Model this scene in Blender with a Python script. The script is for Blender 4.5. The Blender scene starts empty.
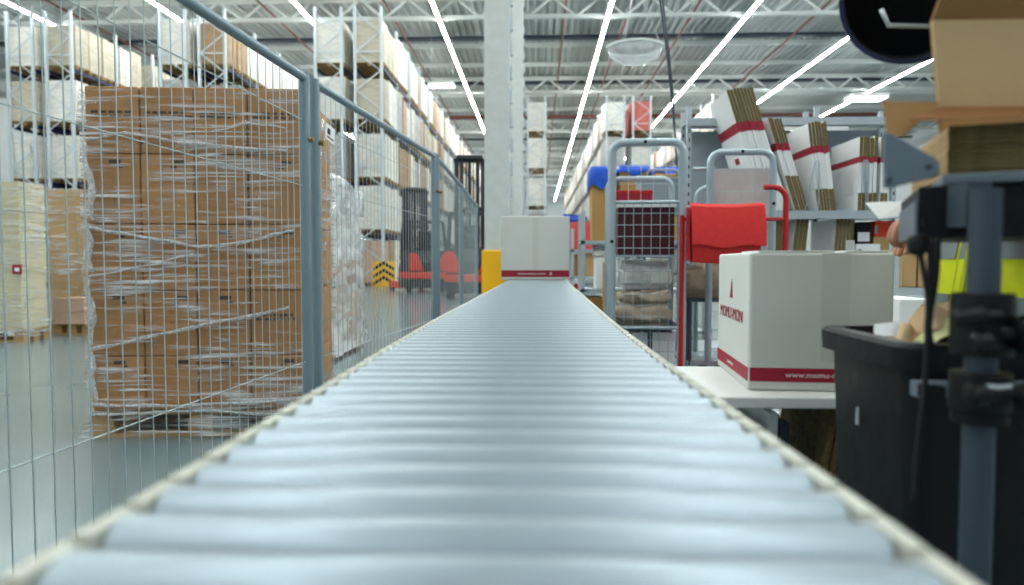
import bpy, bmesh, math, random
from mathutils import Vector, Matrix, Euler
random.seed(7)
R = math.radians
S = bpy.context.scene
COL = S.collection

# ---------------------------------------------------------------- camera
F_PX, CX, CY, CAM_Z = 683.0, 512.0, 292.5, 0.95
cam_d = bpy.data.cameras.new('camera'); cam = bpy.data.objects.new('camera', cam_d); COL.objects.link(cam)
cam_d.sensor_width = 36.0; cam_d.lens = F_PX / 1024 * 36.0
cam_d.clip_start = 0.02; cam_d.clip_end = 300
cam.location = (0, 0, CAM_Z)
cam.rotation_euler = (R(90 - 2.6), 0, R(2.1))
cam_d.dof.use_dof = True; cam_d.dof.focus_distance = 2.4; cam_d.dof.aperture_fstop = 2.6
S.camera = cam
CAM_ROT = Euler(cam.rotation_euler).to_matrix()

# ---------------------------------------------------------------- world, exposure
world = bpy.data.worlds.new('world'); S.world = world; world.use_nodes = True
bg = world.node_tree.nodes['Background']; bg.inputs[0].default_value = (0.80, 0.90, 1.0, 1); bg.inputs[1].default_value = 0.30  # added uniform fill, enters where the hall stays open behind the camera
S.view_settings.view_transform = 'Standard'; S.view_settings.look = 'None'
S.view_settings.exposure = 0.35; S.view_settings.gamma = 1.0
S.view_settings.use_curve_mapping = False
LAMP_POWER = 62.0          # radiance of the ceiling light lines
S.cycles.max_bounces = 6; S.cycles.diffuse_bounces = 4; S.cycles.glossy_bounces = 3
S.cycles.transparent_max_bounces = 24; S.cycles.transmission_bounces = 4
S.cycles.use_denoising = True
S.cycles.sample_clamp_indirect = 6.0

def ray(px, py):
    return CAM_ROT @ Vector(((px - CX) / F_PX, -(py - CY) / F_PX, -1.0))
def P(px, py, D):
    """point seen at a pixel, at distance D down the hall (its Y)"""
    d = ray(px, py); return Vector((0, 0, CAM_Z)) + d * (D / d.y)
def X(px, D): return P(px, 262, D).x
def Z(py, D, px=600): return P(px, py, D).z

# ---------------------------------------------------------------- materials
def lin(c):
    if isinstance(c, str):
        c = [int(c[i:i + 2], 16) / 255 for i in (0, 2, 4)]
    return tuple((v / 12.92 if v <= .04045 else ((v + .055) / 1.055) ** 2.4) for v in c)
MATS = {}
def mat(name, col, rough=.5, metal=0., var=.08, scale=6., bump=0., bscale=40., stretch=(1, 1, 1), rand=0., emit=None, spec=.5, alpha=None):
    if name in MATS: return MATS[name]
    m = bpy.data.materials.new(name); m.use_nodes = True; MATS[name] = m
    nt = m.node_tree; N = nt.nodes; L = nt.links
    b = N['Principled BSDF']; c = lin(col)
    b.inputs['Roughness'].default_value = rough; b.inputs['Metallic'].default_value = metal
    b.inputs['Specular IOR Level'].default_value = spec
    tc = N.new('ShaderNodeTexCoord'); mp = N.new('ShaderNodeMapping'); mp.inputs['Scale'].default_value = stretch
    L.new(tc.outputs['Object'], mp.inputs[0])
    nz = N.new('ShaderNodeTexNoise'); nz.inputs['Scale'].default_value = scale; nz.inputs['Detail'].default_value = 4
    L.new(mp.outputs[0], nz.inputs['Vector'])
    rp = N.new('ShaderNodeValToRGB'); e = rp.color_ramp.elements
    e[0].position = .3; e[1].position = .7
    e[0].color = (*[v * (1 - var) for v in c], 1); e[1].color = (*[min(1, v * (1 + var)) for v in c], 1)
    L.new(nz.outputs[0], rp.inputs[0])
    out = rp.outputs[0]
    if rand:
        oi = N.new('ShaderNodeObjectInfo'); hs = N.new('ShaderNodeHueSaturation')
        mr = N.new('ShaderNodeMapRange'); mr.inputs['To Min'].default_value = 1 - rand; mr.inputs['To Max'].default_value = 1 + rand
        L.new(oi.outputs['Random'], mr.inputs['Value']); L.new(mr.outputs[0], hs.inputs['Value']); L.new(out, hs.inputs['Color']); out = hs.outputs[0]
    L.new(out, b.inputs['Base Color'])
    if bump:
        n2 = N.new('ShaderNodeTexNoise'); n2.inputs['Scale'].default_value = bscale; n2.inputs['Detail'].default_value = 3
        L.new(mp.outputs[0], n2.inputs['Vector'])
        bp = N.new('ShaderNodeBump'); bp.inputs['Strength'].default_value = bump; bp.inputs['Distance'].default_value = .02
        L.new(n2.outputs[0], bp.inputs['Height']); L.new(bp.outputs[0], b.inputs['Normal'])
    if emit:
        b.inputs['Emission Color'].default_value = (*lin(emit[0]), 1); b.inputs['Emission Strength'].default_value = emit[1]
    if alpha is not None: b.inputs['Alpha'].default_value = alpha
    return m

def film_mat(name, scale, lo, hi, floor_, ceil_, stretch=(1, 1, 5), tint='f2f6f8'):
    """clear stretch film: mostly see-through, glossy wrinkles that catch the lamps"""
    if name in MATS: return MATS[name]
    m = bpy.data.materials.new(name); m.use_nodes = True; MATS[name] = m
    nt = m.node_tree; N = nt.nodes; L = nt.links; b = N['Principled BSDF']
    b.inputs['Base Color'].default_value = (*lin(tint), 1); b.inputs['Roughness'].default_value = .11
    tr = N.new('ShaderNodeBsdfTransparent'); mx = N.new('ShaderNodeMixShader')
    tc = N.new('ShaderNodeTexCoord'); mp = N.new('ShaderNodeMapping'); mp.inputs['Scale'].default_value = stretch
    mp.inputs['Rotation'].default_value = (0, R(4), 0)
    L.new(tc.outputs['Object'], mp.inputs[0])
    nz = N.new('ShaderNodeTexNoise'); nz.inputs['Scale'].default_value = scale; nz.inputs['Detail'].default_value = 5; nz.inputs['Distortion'].default_value = .6
    L.new(mp.outputs[0], nz.inputs['Vector'])
    mr = N.new('ShaderNodeMapRange'); mr.inputs['From Min'].default_value = lo; mr.inputs['From Max'].default_value = hi
    mr.inputs['To Min'].default_value = floor_; mr.inputs['To Max'].default_value = ceil_
    n3 = N.new('ShaderNodeTexNoise'); n3.inputs['Scale'].default_value = 2.2; n3.inputs['Detail'].default_value = 2; L.new(tc.outputs['Object'], n3.inputs['Vector'])
    m3 = N.new('ShaderNodeMapRange'); m3.inputs['From Min'].default_value = .35; m3.inputs['From Max'].default_value = .65; m3.inputs['To Min'].default_value = -.10; m3.inputs['To Max'].default_value = .06; L.new(n3.outputs[0], m3.inputs['Value'])
    ad = N.new('ShaderNodeMath'); ad.operation = 'ADD'; L.new(nz.outputs[0], ad.inputs[0]); L.new(m3.outputs[0], ad.inputs[1])
    L.new(ad.outputs[0], mr.inputs['Value'])
    bp = N.new('ShaderNodeBump'); bp.inputs['Strength'].default_value = .9; bp.inputs['Distance'].default_value = .03
    L.new(nz.outputs[0], bp.inputs['Height']); L.new(bp.outputs[0], b.inputs['Normal'])
    L.new(mr.outputs[0], mx.inputs[0]); L.new(tr.outputs[0], mx.inputs[1]); L.new(b.outputs[0], mx.inputs[2])
    L.new(mx.outputs[0], N['Material Output'].inputs['Surface'])
    return m

M_GALV = mat('galvanised_steel', 'c3ccd0', .42, .55, .06, 9)
M_RACKPOST = mat('rack_upright_paint', 'c9d2d6', .5, .2, .05, 3)
M_BEAM = mat('rack_beam_blue', '16224e', .5, 0, .1, 3)
M_FENCE = mat('fence_paint', '7d929c', .42, .25, .05, 8)
M_WIRE = mat('fence_wire_grey', 'aebbbb', .45, .3, .05, 8)
M_ROLLER = mat('roller_zinc', 'a0aeb7', .32, .45, .05, 8, stretch=(1, 4, 4))
M_RAIL = mat('conveyor_side_cream', 'bdc0b2', .5, 0, .08, 30)
M_KRAFT = mat('kraft_carton', 'ae7e48', .72, 0, .06, 4, .15, 30, rand=.07)
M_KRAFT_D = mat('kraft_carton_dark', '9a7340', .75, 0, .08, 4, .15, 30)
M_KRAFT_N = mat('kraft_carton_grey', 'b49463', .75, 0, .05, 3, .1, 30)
M_CORR = mat('corrugated_edge', '6e5f3a', .85, 0, .35, 70, .4, 80)
M_PRINT = mat('carton_black_print', '4a3826', .8)
M_WHITE = mat('white_carton', 'd9dcd6', .6, 0, .02, 5)
M_WHITE2 = mat('white_carton_flat', 'eceeec', .6, 0, .02, 5)
M_RED = mat('red_print', '9c1830', .55, 0, .05, 10)
M_WOOD = mat('pallet_wood', 'a98a5c', .8, 0, .22, 5, .3, 30, stretch=(1, 8, 8), rand=.12)
M_WOOD_D = mat('pallet_wood_far', '9a8158', .8, 0, .2, 5)
M_FILM = film_mat('stretch_film', 7.0, .46, .70, .03, .80, (.40, .40, 7))
M_FILM2 = film_mat('stretch_film_heavy', 3.2, .34, .62, .25, .85, (1, 1, 2.6))
M_ROPE = film_mat('stretch_film_rope', 60.0, .3, .7, .35, .85, (1, 1, 1))
M_CONC = mat('concrete_column', 'c6cac6', .8, 0, .05, 6, .1, 20)
M_YEL = mat('yellow_paint', 'f0b400', .5, 0, .04, 3)
M_BLACK = mat('black_plastic', '050608', .5, 0, .2, 8, spec=.3)
M_BIN = mat('bin_plastic_shaded', '080b0f', .5, 0, .3, 9, .08, 30, spec=.3)  # black plastic, darkened further to carry the foreground shade
M_RUBBER = mat('rubber', '0c0d0f', .7)
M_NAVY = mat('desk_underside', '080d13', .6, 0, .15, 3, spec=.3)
M_DESK = mat('desk_bracket_paint', '66757f', .5, .1, .04, 6)
M_POST = mat('desk_post_shaded', '3a4854', .45, .2, .06, 9)  # grey darkened so the colour holds the shade around the desk post
M_BLUEBAG = mat('blue_liner', '1556c8', .35, 0, .2, 9, .5, 14)
M_REDFELT = mat('red_felt', 'd02a28', .8, 0, .06, 30, .15, 80)
M_REDTUBE = mat('red_tube_paint', 'b51d22', .4, .1)
M_MAROON = mat('maroon_crate', '4a0d18', .5, 0, .1, 5)
M_CAGE = mat('cage_zinc', 'a9b8bf', .42, .45, .06, 9)
M_GREYBOX = mat('grey_tote', '9aa6ac', .5, 0, .04, 5)
M_PAPER = mat('paper', 'eef0f0', .7, 0, .01, 5)
M_SKIN = mat('skin', 'b98468', .55, 0, .06, 12)
M_SLEEVE = mat('brown_sleeve', '7a4a30', .85, 0, .12, 40)
M_HIVIS = mat('hi_vis_yellow', 'd6e010', .7, 0, .05, 20)
M_BAND = mat('reflective_band', '7f8688', .4, .2, .04, 20)
M_JEANS = mat('dark_trousers', '27313d', .85)
M_ORANGE = mat('truck_orange_red', 'd8361c', .45, 0, .05, 4)
M_TRUCK = mat('truck_dark', '20242b', .5, 0, .1, 5)
M_DECKROOF = mat('roof_deck', 'b9c0bf', .55, .1, .03, .5)
M_TRUSS = mat('truss_white', 'd5dad7', .5, 0, .03, 1)
M_TRAY = mat('cable_tray_dark', '2a3844', .5, 0, .05, 1)
M_PIPE = mat('sprinkler_pipe', '74382f', .5, 0, .05, 1)
M_FLOOR = mat('floor_concrete', '728386', .20, 0, .05, .9, .02, 3)
M_WALL = mat('wall_panel', 'd5dadb', .6, 0, .02, .3)
M_SHELF = mat('shelf_zinc', 'b4bec4', .45, .35, .05, 8)
M_ORLAB = mat('orange_box', 'e8431c', .6)
M_LAMPBODY = mat('lamp_housing', 'e4e6e2', .5)
M_LAMP = mat('lamp_diffuser', 'fff6e2', .5, emit=('f4faf8', LAMP_POWER))
M_PALEBLUE = mat('hood_shell', 'b9cdea', .4, 0, .05, 4)
M_HOODIN = mat('hood_inside', '04060b', .8)
M_TAPE = mat('packing_tape', 'd2d5cd', .3, 0, .03, 5)
M_BROWNPAPER = mat('brown_wrapped', 'b6a48e', .6, 0, .22, 10, .6, 9)
M_LOADS = {
    'white': mat('load_white', 'e2e0d8', .5, 0, .12, 3, .35, 7, (1, 1, 3), rand=.08),
    'kraft': mat('load_kraft', 'a98b68', .65, 0, .16, 3, .3, 7, (1, 1, 3), rand=.12),
    'cream': mat('load_cream', 'c2baa6', .6, 0, .14, 3, .3, 7, (1, 1, 3), rand=.08),
    'grey': mat('load_grey', 'b4b2b0', .45, 0, .18, 3, .4, 7, (1, 1, 3), rand=.08),
    'pinkish': mat('load_pinkish', 'c4a592', .6, 0, .14, 3, .3, 7, (1, 1, 3), rand=.08),
    'red': mat('load_red', 'cf6f66', .6, 0, .2, 5, .3, 7, (1, 1, 3)),
}

# ---------------------------------------------------------------- mesh helpers
class MB:
    def __init__(s): s.v = []; s.f = []; s.m = []
    def add(s, vs, fs, mi=0):
        o = len(s.v); s.v += [tuple(v) for v in vs]; s.f += [tuple(i + o for i in f) for f in fs]
        s.m += (mi if isinstance(mi, list) else [mi] * len(fs)); return s
    def box(s, x0, x1, y0, y1, z0, z1, mi=0, M=None):
        vs = [Vector((x, y, z)) for z in (z0, z1) for y in (y0, y1) for x in (x0, x1)]
        if M is not None: vs = [M @ v for v in vs]
        # bottom, top, front(-y), back, left, right
        return s.add(vs, [(0, 2, 3, 1), (4, 5, 7, 6), (0, 1, 5, 4), (2, 6, 7, 3), (0, 4, 6, 2), (1, 3, 7, 5)], mi)
    def bar(s, a, b, w, h, mi=0, up=(0, 0, 1)):
        a = Vector(a); b = Vector(b); d = (b - a); n = d.normalized(); u = Vector(up)
        if abs(n.dot(u)) > .99: u = Vector((0, 1, 0))
        r = n.cross(u).normalized(); u = r.cross(n)
        vs = []
        for p in (a, b):
            for i, j in ((-1, -1), (1, -1), (1, 1), (-1, 1)): vs.append(p + r * (w / 2 * i) + u * (h / 2 * j))
        return s.add(vs, [(0, 1, 2, 3), (7, 6, 5, 4), (0, 4, 5, 1), (1, 5, 6, 2), (2, 6, 7, 3), (3, 7, 4, 0)], mi)
    def tube(s, pts, r, n=8, mi=0, cap=True):
        pts = [Vector(p) for p in pts]; k = len(pts); vs = []; prev = None
        rr = r if isinstance(r, (list, tuple)) else [r] * k
        for i, p in enumerate(pts):
            t = (pts[min(i + 1, k - 1)] - pts[max(i - 1, 0)]).normalized()
            if prev is None:
                ref = Vector((0, 0, 1)) if abs(t.z) < .9 else Vector((1, 0, 0)); a = t.cross(ref).normalized()
            else: a = (prev - t * prev.dot(t)).normalized()
            prev = a; b = t.cross(a)
            for j in range(n):
                an = 2 * math.pi * j / n; vs.append(p + (a * math.cos(an) + b * math.sin(an)) * rr[i])
        fs = [(i * n + j, i * n + (j + 1) % n, (i + 1) * n + (j + 1) % n, (i + 1) * n + j) for i in range(k - 1) for j in range(n)]
        if cap: fs += [tuple(range(n))[::-1], tuple((k - 1) * n + j for j in range(n))]
        return s.add(vs, fs, mi)
    def loft(s, rings, mi=0, close=True, cap=True):
        n = len(rings[0]); vs = [p for r in rings for p in r]; k = len(rings)
        fs = [(i * n + j, i * n + (j + 1) % n, (i + 1) * n + (j + 1) % n, (i + 1) * n + j) for i in range(k - 1) for j in range(n if close else n - 1)]
        if cap: fs += [tuple(range(n))[::-1], tuple((k - 1) * n + j for j in range(n))]
        return s.add(vs, fs, mi)
    def lathe(s, prof, n=16, mi=0, c=(0, 0, 0), cap=True):
        return s.loft([[(c[0] + r * math.cos(2 * math.pi * j / n), c[1] + r * math.sin(2 * math.pi * j / n), c[2] + z) for j in range(n)] for r, z in prof], mi, True, cap)
    def prism(s, poly, ext, mi=0):
        ext = Vector(ext); a = [Vector(p) for p in poly]; n = len(a); vs = a + [p + ext for p in a]
        return s.add(vs, [tuple(range(n))[::-1], tuple(range(n, 2 * n))] + [(i, (i + 1) % n, n + (i + 1) % n, n + i) for i in range(n)], mi)
    def mesh(s, name, mats, smooth=False, bevel=0., seg=2):
        me = bpy.data.meshes.new(name); me.from_pydata([tuple(v) for v in s.v], [], s.f)
        for m in (mats if isinstance(mats, (list, tuple)) else [mats]): me.materials.append(m)
        me.polygons.foreach_set('material_index', s.m)
        bm = bmesh.new(); bm.from_mesh(me)
        if bevel: bmesh.ops.bevel(bm, geom=list(bm.edges), offset=bevel, segments=seg, affect='EDGES', profile=.5, clamp_overlap=True)
        bmesh.ops.recalc_face_normals(bm, faces=list(bm.faces))
        bm.to_mesh(me); bm.free()
        if smooth:
            me.polygons.foreach_set('use_smooth', [True] * len(me.polygons))
            if smooth != 'all': me.set_sharp_from_angle(angle=R(40))
        me.update(); return me
    def build(s, name, mats, parent=None, **k): return put(name, s.mesh(name, mats, **k), parent)

def put(name, me, parent=None, loc=None, rot=None):
    o = bpy.data.objects.new(name, me); COL.objects.link(o)
    if parent is not None: o.parent = parent
    if loc is not None: o.location = loc
    if rot is not None: o.rotation_euler = rot
    return o
def tag(o, label, cat, group=None, kind=None):
    if label: o['label'] = label
    if cat: o['category'] = cat
    if group: o['group'] = group
    if kind: o['kind'] = kind
    return o
def thing(name, label, cat, loc=(0, 0, 0), rotz=0, group=None):
    o = bpy.data.objects.new(name, None); COL.objects.link(o); o.empty_display_size = .1
    o.location = loc; o.rotation_euler = (0, 0, rotz); return tag(o, label, cat, group)
def struct(name, me, parent=None, label=None):
    o = put(name, me, parent)
    if parent is None: o['kind'] = 'structure'
    if label: o['label'] = label
    return o
def text_mesh(body, size, extrude=.0004):
    cu = bpy.data.curves.new('lettering', 'FONT'); cu.body = body; cu.size = size; cu.align_x = 'CENTER'; cu.align_y = 'CENTER'; cu.extrude = extrude; cu.resolution_u = 3
    o = bpy.data.objects.new('lettering', cu); COL.objects.link(o)
    me = bpy.data.meshes.new_from_object(o.evaluated_get(bpy.context.evaluated_depsgraph_get()))
    bpy.data.objects.remove(o); return me
def lettering(body, size, material, parent, M, name='lettering', sx=1.):
    me = text_mesh(body, size); me.transform(M @ Matrix.Diagonal((sx, 1, 1, 1))); me.materials.clear(); me.materials.append(material)
    return put(name, me, parent)
ORD = ['first', 'second', 'third', 'fourth', 'fifth', 'sixth', 'seventh', 'eighth', 'ninth', 'tenth', 'eleventh', 'twelfth', 'thirteenth', 'fourteenth', 'fifteenth', 'sixteenth', 'seventeenth', 'eighteenth', 'nineteenth', 'twentieth'] + ['twenty-' + q for q in ('first', 'second', 'third', 'fourth', 'fifth', 'sixth', 'seventh', 'eighth', 'ninth')]

# ================================================================= STRUCTURE
XL, XR, Y0, Y1, ZR = -34.0, 34.0, -12.0, 124.0, 12.6
struct('floor', MB().box(XL, XR, Y0, Y1, -.2, 0).mesh('floor', M_FLOOR))
struct('wall_left', MB().box(XL - .3, XL, Y0, Y1, 0, ZR).mesh('wall_left', M_WALL))
struct('wall_right', MB().box(XR, XR + .3, Y0, Y1, 0, ZR).mesh('wall_right', M_WALL))
struct('wall_back', MB().box(XL, XR, Y1, Y1 + .3, 0, ZR).mesh('wall_back', M_WALL))
# corrugated roof deck running down the hall
b = MB(); pitch = .36; n = int((XR - XL) / pitch); prof = []
for i in range(n):
    x = XL + i * pitch
    prof += [(x, 0), (x + .13, 0), (x + .17, .12), (x + .32, .12)]
prof.append((XR, 0))
vs = [(x, Y0, ZR + z) for x, z in prof] + [(x, Y1, ZR + z) for x, z in prof]; k = len(prof)
b.add(vs, [(i, i + 1, k + i + 1, k + i) for i in range(k - 1)])
b.box(XL, XR, Y0, Y1, ZR + .2, ZR + .3)
ceil = struct('ceiling', b.mesh('ceiling', M_DECKROOF), label='pale grey corrugated steel roof deck')

# lattice trusses across the hall
ZB, ZT = 11.56, 12.40
tb = MB().bar((XL, 0, ZB), (XR, 0, ZB), .20, .16).mesh('bottom_chord', M_TRUSS)
tt = MB().bar((XL, 0, ZT), (XR, 0, ZT), .22, .20).mesh('top_chord', M_TRUSS)
w = MB(); step = 1.05; i = 0; x = XL
while x + step <= XR:
    za, zb = (ZB, ZT) if i % 2 == 0 else (ZT, ZB)
    w.bar((x, 0, za), (x + step, 0, zb), .09, .09); x += step; i += 1
tw = w.mesh('web_members', M_TRUSS)
for j, D in enumerate((4.0, 17.1, 30.2, 43.4, 56.6, 69.8, 83.0, 96.2, 109.4)):
    t = thing('roof_truss', '%s white lattice roof truss from the camera, spanning the hall' % ORD[j], 'truss', (0, D, 0), group='roof trusses')
    put('bottom_chord', tb, t); put('top_chord', tt, t); put('web_members', tw, t)
# purlins and cable trays
pm = MB().bar((XL, 0, 0), (XR, 0, 0), .14, .22).mesh('purlin', M_TRUSS)
for D in (8.4, 12.8, 21.5, 25.8, 37.0, 40.6, 48, 52.4, 61, 65.4, 74, 78.4, 87.4, 91.8):
    put('purlin', pm, ceil, (0, D, ZR - .13))
tm = MB().bar((XL, 0, 0), (XR, 0, 0), .35, .16).mesh('cable_tray', M_TRAY)
for j, D in enumerate((22.8, 35.2, 43.95, 54.5, 64)):
    tag(put('cable_tray', tm, None, (0, D, 12.28)), '%s dark cable tray from the camera, running across under the roof' % ORD[j], 'cable tray', 'cable trays')
for j, x in enumerate((-21, -16.5, -12.0, -6.6, 1.25, 4.1, 7.0, 12.6)):
    tag(put('sprinkler_pipe', MB().tube([(x, Y0 + .5, 12.12), (x, Y1 - .5, 12.12)], .05, 8).mesh('sprinkler_pipe', M_PIPE, smooth=True)),
        '%s red-brown sprinkler pipe from the left, running down the hall' % ORD[j], 'pipe', 'sprinkler pipes')
tag(put('sprinkler_main', MB().tube([(XL + .5, 51.5, 11.75), (XR - .5, 51.5, 11.75)], .11, 8).mesh('sprinkler_main', M_PIPE, smooth=True)),
    'thick red pipe running across the far roof', 'pipe')

# continuous light lines
LZ = 11.4
def light_line(x, label):
    t = thing('light_line', label, 'ceiling light', (x, 0, LZ), group='ceiling light lines')
    seg = 8.0; YS = -9.0; k = int((Y1 - 2 - YS) / seg)
    hm = LHM; dm = LDM
    for i in range(k):
        y = YS + i * seg
        h = put('housing', hm, t, (0, y, 0)); put('diffuser', dm, t, (0, y, 0))
    for i in range(k):
        put('hanger', LHG, t, (0, YS + 2 + i * seg, 0))
LHM = MB().box(-.075, .075, 0, 7.98, 0, .09).mesh('housing', M_LAMPBODY)
LDM = MB().box(-.05, .05, .02, 7.96, -.045, -.002).mesh('diffuser', M_LAMP)
LHG = MB().tube([(0, 0, .08), (0, 0, ZR - LZ + .05)], .012, 5).mesh('hanger', M_GALV)
for x, l in ((-21.4, 'ceiling light line at the far left over the leftmost rack'),
             (-15.5, 'second ceiling light line from the left above the racks'),
             (-9.8, 'third ceiling light line from the left, above the wrapped stack'),
             (-4.25, 'ceiling light line left of the concrete pillar'),
             (3.0, 'ceiling light line just right of the concrete pillar'),
             (8.9, 'ceiling light line over the wire cages'),
             (14.5, 'ceiling light line at the upper right beside the black hood'),
             (20.4, 'ceiling light line furthest right, behind the cartons')):
    light_line(x, l)

# concrete pillars in a row
for j, (D, wd, nm) in enumerate(((11.4, .42, 'nearer concrete pillar with yellow painted base beside the conveyor end'),
                                 (21.3, .42, 'farther concrete pillar seen just right of the nearer one'))):
    x0 = X(484.5 if j == 0 else 509.5, D)
    t = thing('pillar', nm, 'pillar', (x0 + wd / 2, D + wd / 2, 0), group='concrete pillars')
    MB().box(-wd / 2, wd / 2, -wd / 2, wd / 2, 0, ZR - .02).build('shaft', M_CONC, t, bevel=.02)
    if j == 0:
        MB().box(-wd / 2 - .045, wd / 2 - .08, -wd / 2 - .05, wd / 2 + .05, .0, Z(250, 11.35)).build('base_guard', M_YEL, t, bevel=.02)
    # bracket strip up the side
    s = MB()
    for i in range(26): s.box(wd / 2, wd / 2 + .05, -.06, .02, 1.2 + i * .4, 1.42 + i * .4)
    s.build('fixing_strip', M_GALV, t)

# ================================================================= CONVEYOR
CONV_H = .155; CONV_Z = CAM_Z - CONV_H; CW = .504; PITCH = .054; RR = .0238
def conv_x(D):
    pts = [(-.5, -.026), (.37, -.026), (.8, -.031), (1.15, -.037), (1.85, -.04), (3.0, -.027), (5.8, 0.0), (7, 0.0)]
    for (a, xa), (c, xc) in zip(pts, pts[1:]):
        if D <= c: return xa + (xc - xa) * (D - a) / (c - a)
    return 0.0
conv = thing('roller_conveyor', 'long grey flexible roller conveyor running from the camera to the pillar', 'conveyor')
rl = CW / 2 - .024
rm = MB().tube([(-rl, 0, 0), (-rl + .002, 0, 0), (rl - .002, 0, 0), (rl, 0, 0)], [RR - .002, RR, RR, RR - .002], 20).mesh('roller', M_ROLLER, smooth=True)
D = -.30; rollers = []
while D < 6.35:
    o = put('roller', rm, conv, (conv_x(D), D, CONV_Z - RR)); D += PITCH; rollers.append(D)
for s in (-1, 1):
    nm = MB(); ys = [-.33 + i * .135 for i in range(50)]
    rings = []
    for y in ys:
        x = conv_x(y) + s * (CW / 2 - .009)
        rings.append([(x - .009, y, CONV_Z - .062), (x + .009, y, CONV_Z - .062), (x + .009, y, CONV_Z - .010), (x - .009, y, CONV_Z - .010)])
    nm.loft(rings).build('side_rail', M_RAIL, conv)
    # axle ends and links standing along the rail
    e = MB()
    for D in rollers:
        D -= PITCH; x = conv_x(D)
        e.tube([(x + s * (CW / 2 - .024), D, CONV_Z - .022), (x + s * (CW / 2 + .003), D, CONV_Z - .022)], .010, 8)
        e.box(x + s * (CW / 2 - .014) - .006, x + s * (CW / 2 - .014) + .006, D - .022, D + .022, CONV_Z - .03, CONV_Z - .004)
    o = e.build('axle_links', M_RAIL, conv); o['kind'] = 'stuff'
for y in (.0, 1.3, 2.6, 3.9, 5.2, 6.2):
    x = conv_x(y); l = MB()
    for s in (-1, 1):
        l.tube([(x + s * .2, y, CONV_Z - .06), (x + s * .2, y, .12)], .018, 8)
    l.bar((x - .2, y, .45), (x + .2, y, .45), .03, .03); l.bar((x - .24, y, CONV_Z - .075), (x + .24, y, CONV_Z - .075), .04, .03)
    leg = l.build('leg_frame', M_GALV, conv, smooth=True)
    for s in (-1, 1):
        MB().tube([(x + s * .2 - .015, y, .06), (x + s * .2 + .015, y, .06)], .06, 14).build('caster', M_RUBBER, leg, smooth=True)

# white carton at the conveyor's far end
def white_carton(name, label, loc, wd, dp, ht, rotz, band_z, band_h, tape=True):
    t = thing(name, label, 'box', loc, rotz)
    MB().box(-wd / 2, wd / 2, 0, dp, 0, ht).build('body', M_WHITE, t, bevel=.006)
    e = .0012; g = MB()
    for fr in ('f', 'l', 'r', 'b'):
        if fr == 'f': g.box(-wd / 2 + .004, wd / 2 - .004, -e, .001, band_z, band_z + band_h)
        if fr == 'b': g.box(-wd / 2 + .004, wd / 2 - .004, dp - .001, dp + e, band_z, band_z + band_h)
        if fr == 'l': g.box(-wd / 2 - e, -wd / 2 + .001, .004, dp - .004, band_z, band_z + band_h)
        if fr == 'r': g.box(wd / 2 - .001, wd / 2 + e, .004, dp - .004, band_z, band_z + band_h)
    bd = g.build('red_band', M_RED, t); bd['label'] = 'dark red printed band round the foot of the carton'
    return t, bd
D = 5.85; x0, x1 = X(501, D), X(569.5, D)
t, bd = white_carton('white_carton', 'plain white carton with red bottom band standing at the conveyor far end', ((x0 + x1) / 2, D, CONV_Z), x1 - x0, .42, Z(216, D) - CONV_Z, 0, .022, .058)
lettering('www.momu-mon', .026, M_WHITE2, t, Matrix.Translation((-.03, -.0018, .051)) @ Matrix.Rotation(R(90), 4, 'X'), sx=1.3)
lettering('&', .04, M_WHITE2, t, Matrix.Translation((.135, -.0018, .051)) @ Matrix.Rotation(R(90), 4, 'X'))
MB().box(-.02, .03, -.0012, .001, .082, x1 - x0 - .06).build('tape_strip', M_TAPE, t)

# ================================================================= TABLE + NEAR CARTON
TZ = CAM_Z - .283
tbl = thing('packing_table', 'white topped metal packing table under the large white carton', 'table', (0, 0, 0))
MB().box(.27, .86, 1.44, 1.86, TZ - .026, TZ - .001).build('table_top', M_WHITE2, tbl, bevel=.004)
for x in (.30, .83):
    for y in (1.47, 1.83): MB().bar((x, y, 0), (x, y, TZ - .026), .035, .035).build('leg', M_GALV, tbl)
MB().box(.29, .84, 1.47, 1.84, .30, .32).build('lower_shelf', M_SHELF, tbl)
for i, (x, wd, c, h, ln) in enumerate(((.475, .02, M_NAVY, .26, 0), (.505, .02, M_WHITE2, .29, 2), (.54, .02, M_POST, .27, 0), (.60, .014, M_CORR, .30, 9), (.618, .014, M_CORR, .30, 9), (.636, .014, M_CORR, .30, 9), (.705, .03, M_WHITE2, .30, 0), (.75, .03, M_WHITE2, .28, 0))):
    o = MB().box(-wd / 2, wd / 2, 0, .28, 0, h).build('cardboard_sheet', c, None, bevel=.002)
    o.location = (x, 1.49, .33 + abs(math.sin(R(ln))) * .016); o.rotation_euler = (0, R(ln), 0)
    tag(o, '%s upright board from the left on the shelf beneath the packing table' % ORD[i], 'board', 'boards under the packing table')
NX0, NX1, ND = X(751, 1.5), X(893, 1.5), 1.5
wd = NX1 - NX0
t, bd = white_carton('white_carton', 'large white carton with red band and logo on the table beside the bin', ((NX0 + NX1) / 2, ND, TZ), wd, .36, Z(252.5, ND) - TZ, R(-4.5), .020, .030)
FR = Matrix.Rotation(R(90), 4, 'X')
lettering('www.momu-mon', .0165, M_WHITE2, t, Matrix.Translation((-wd / 2 + .145, -.0018, .035)) @ FR, sx=1.12)
LF = Matrix.Translation((-wd / 2 - .0018, .185, .155)) @ Matrix.Rotation(R(-90), 4, 'Z') @ FR
lettering('MOMU-MON', .040, M_RED, t, LF, name='logo', sx=1.15)
LF2 = Matrix.Translation((-wd / 2 - .0018, .185, .035)) @ Matrix.Rotation(R(-90), 4, 'Z') @ FR
lettering('momu-mon', .014, M_WHITE2, t, LF2)
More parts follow.
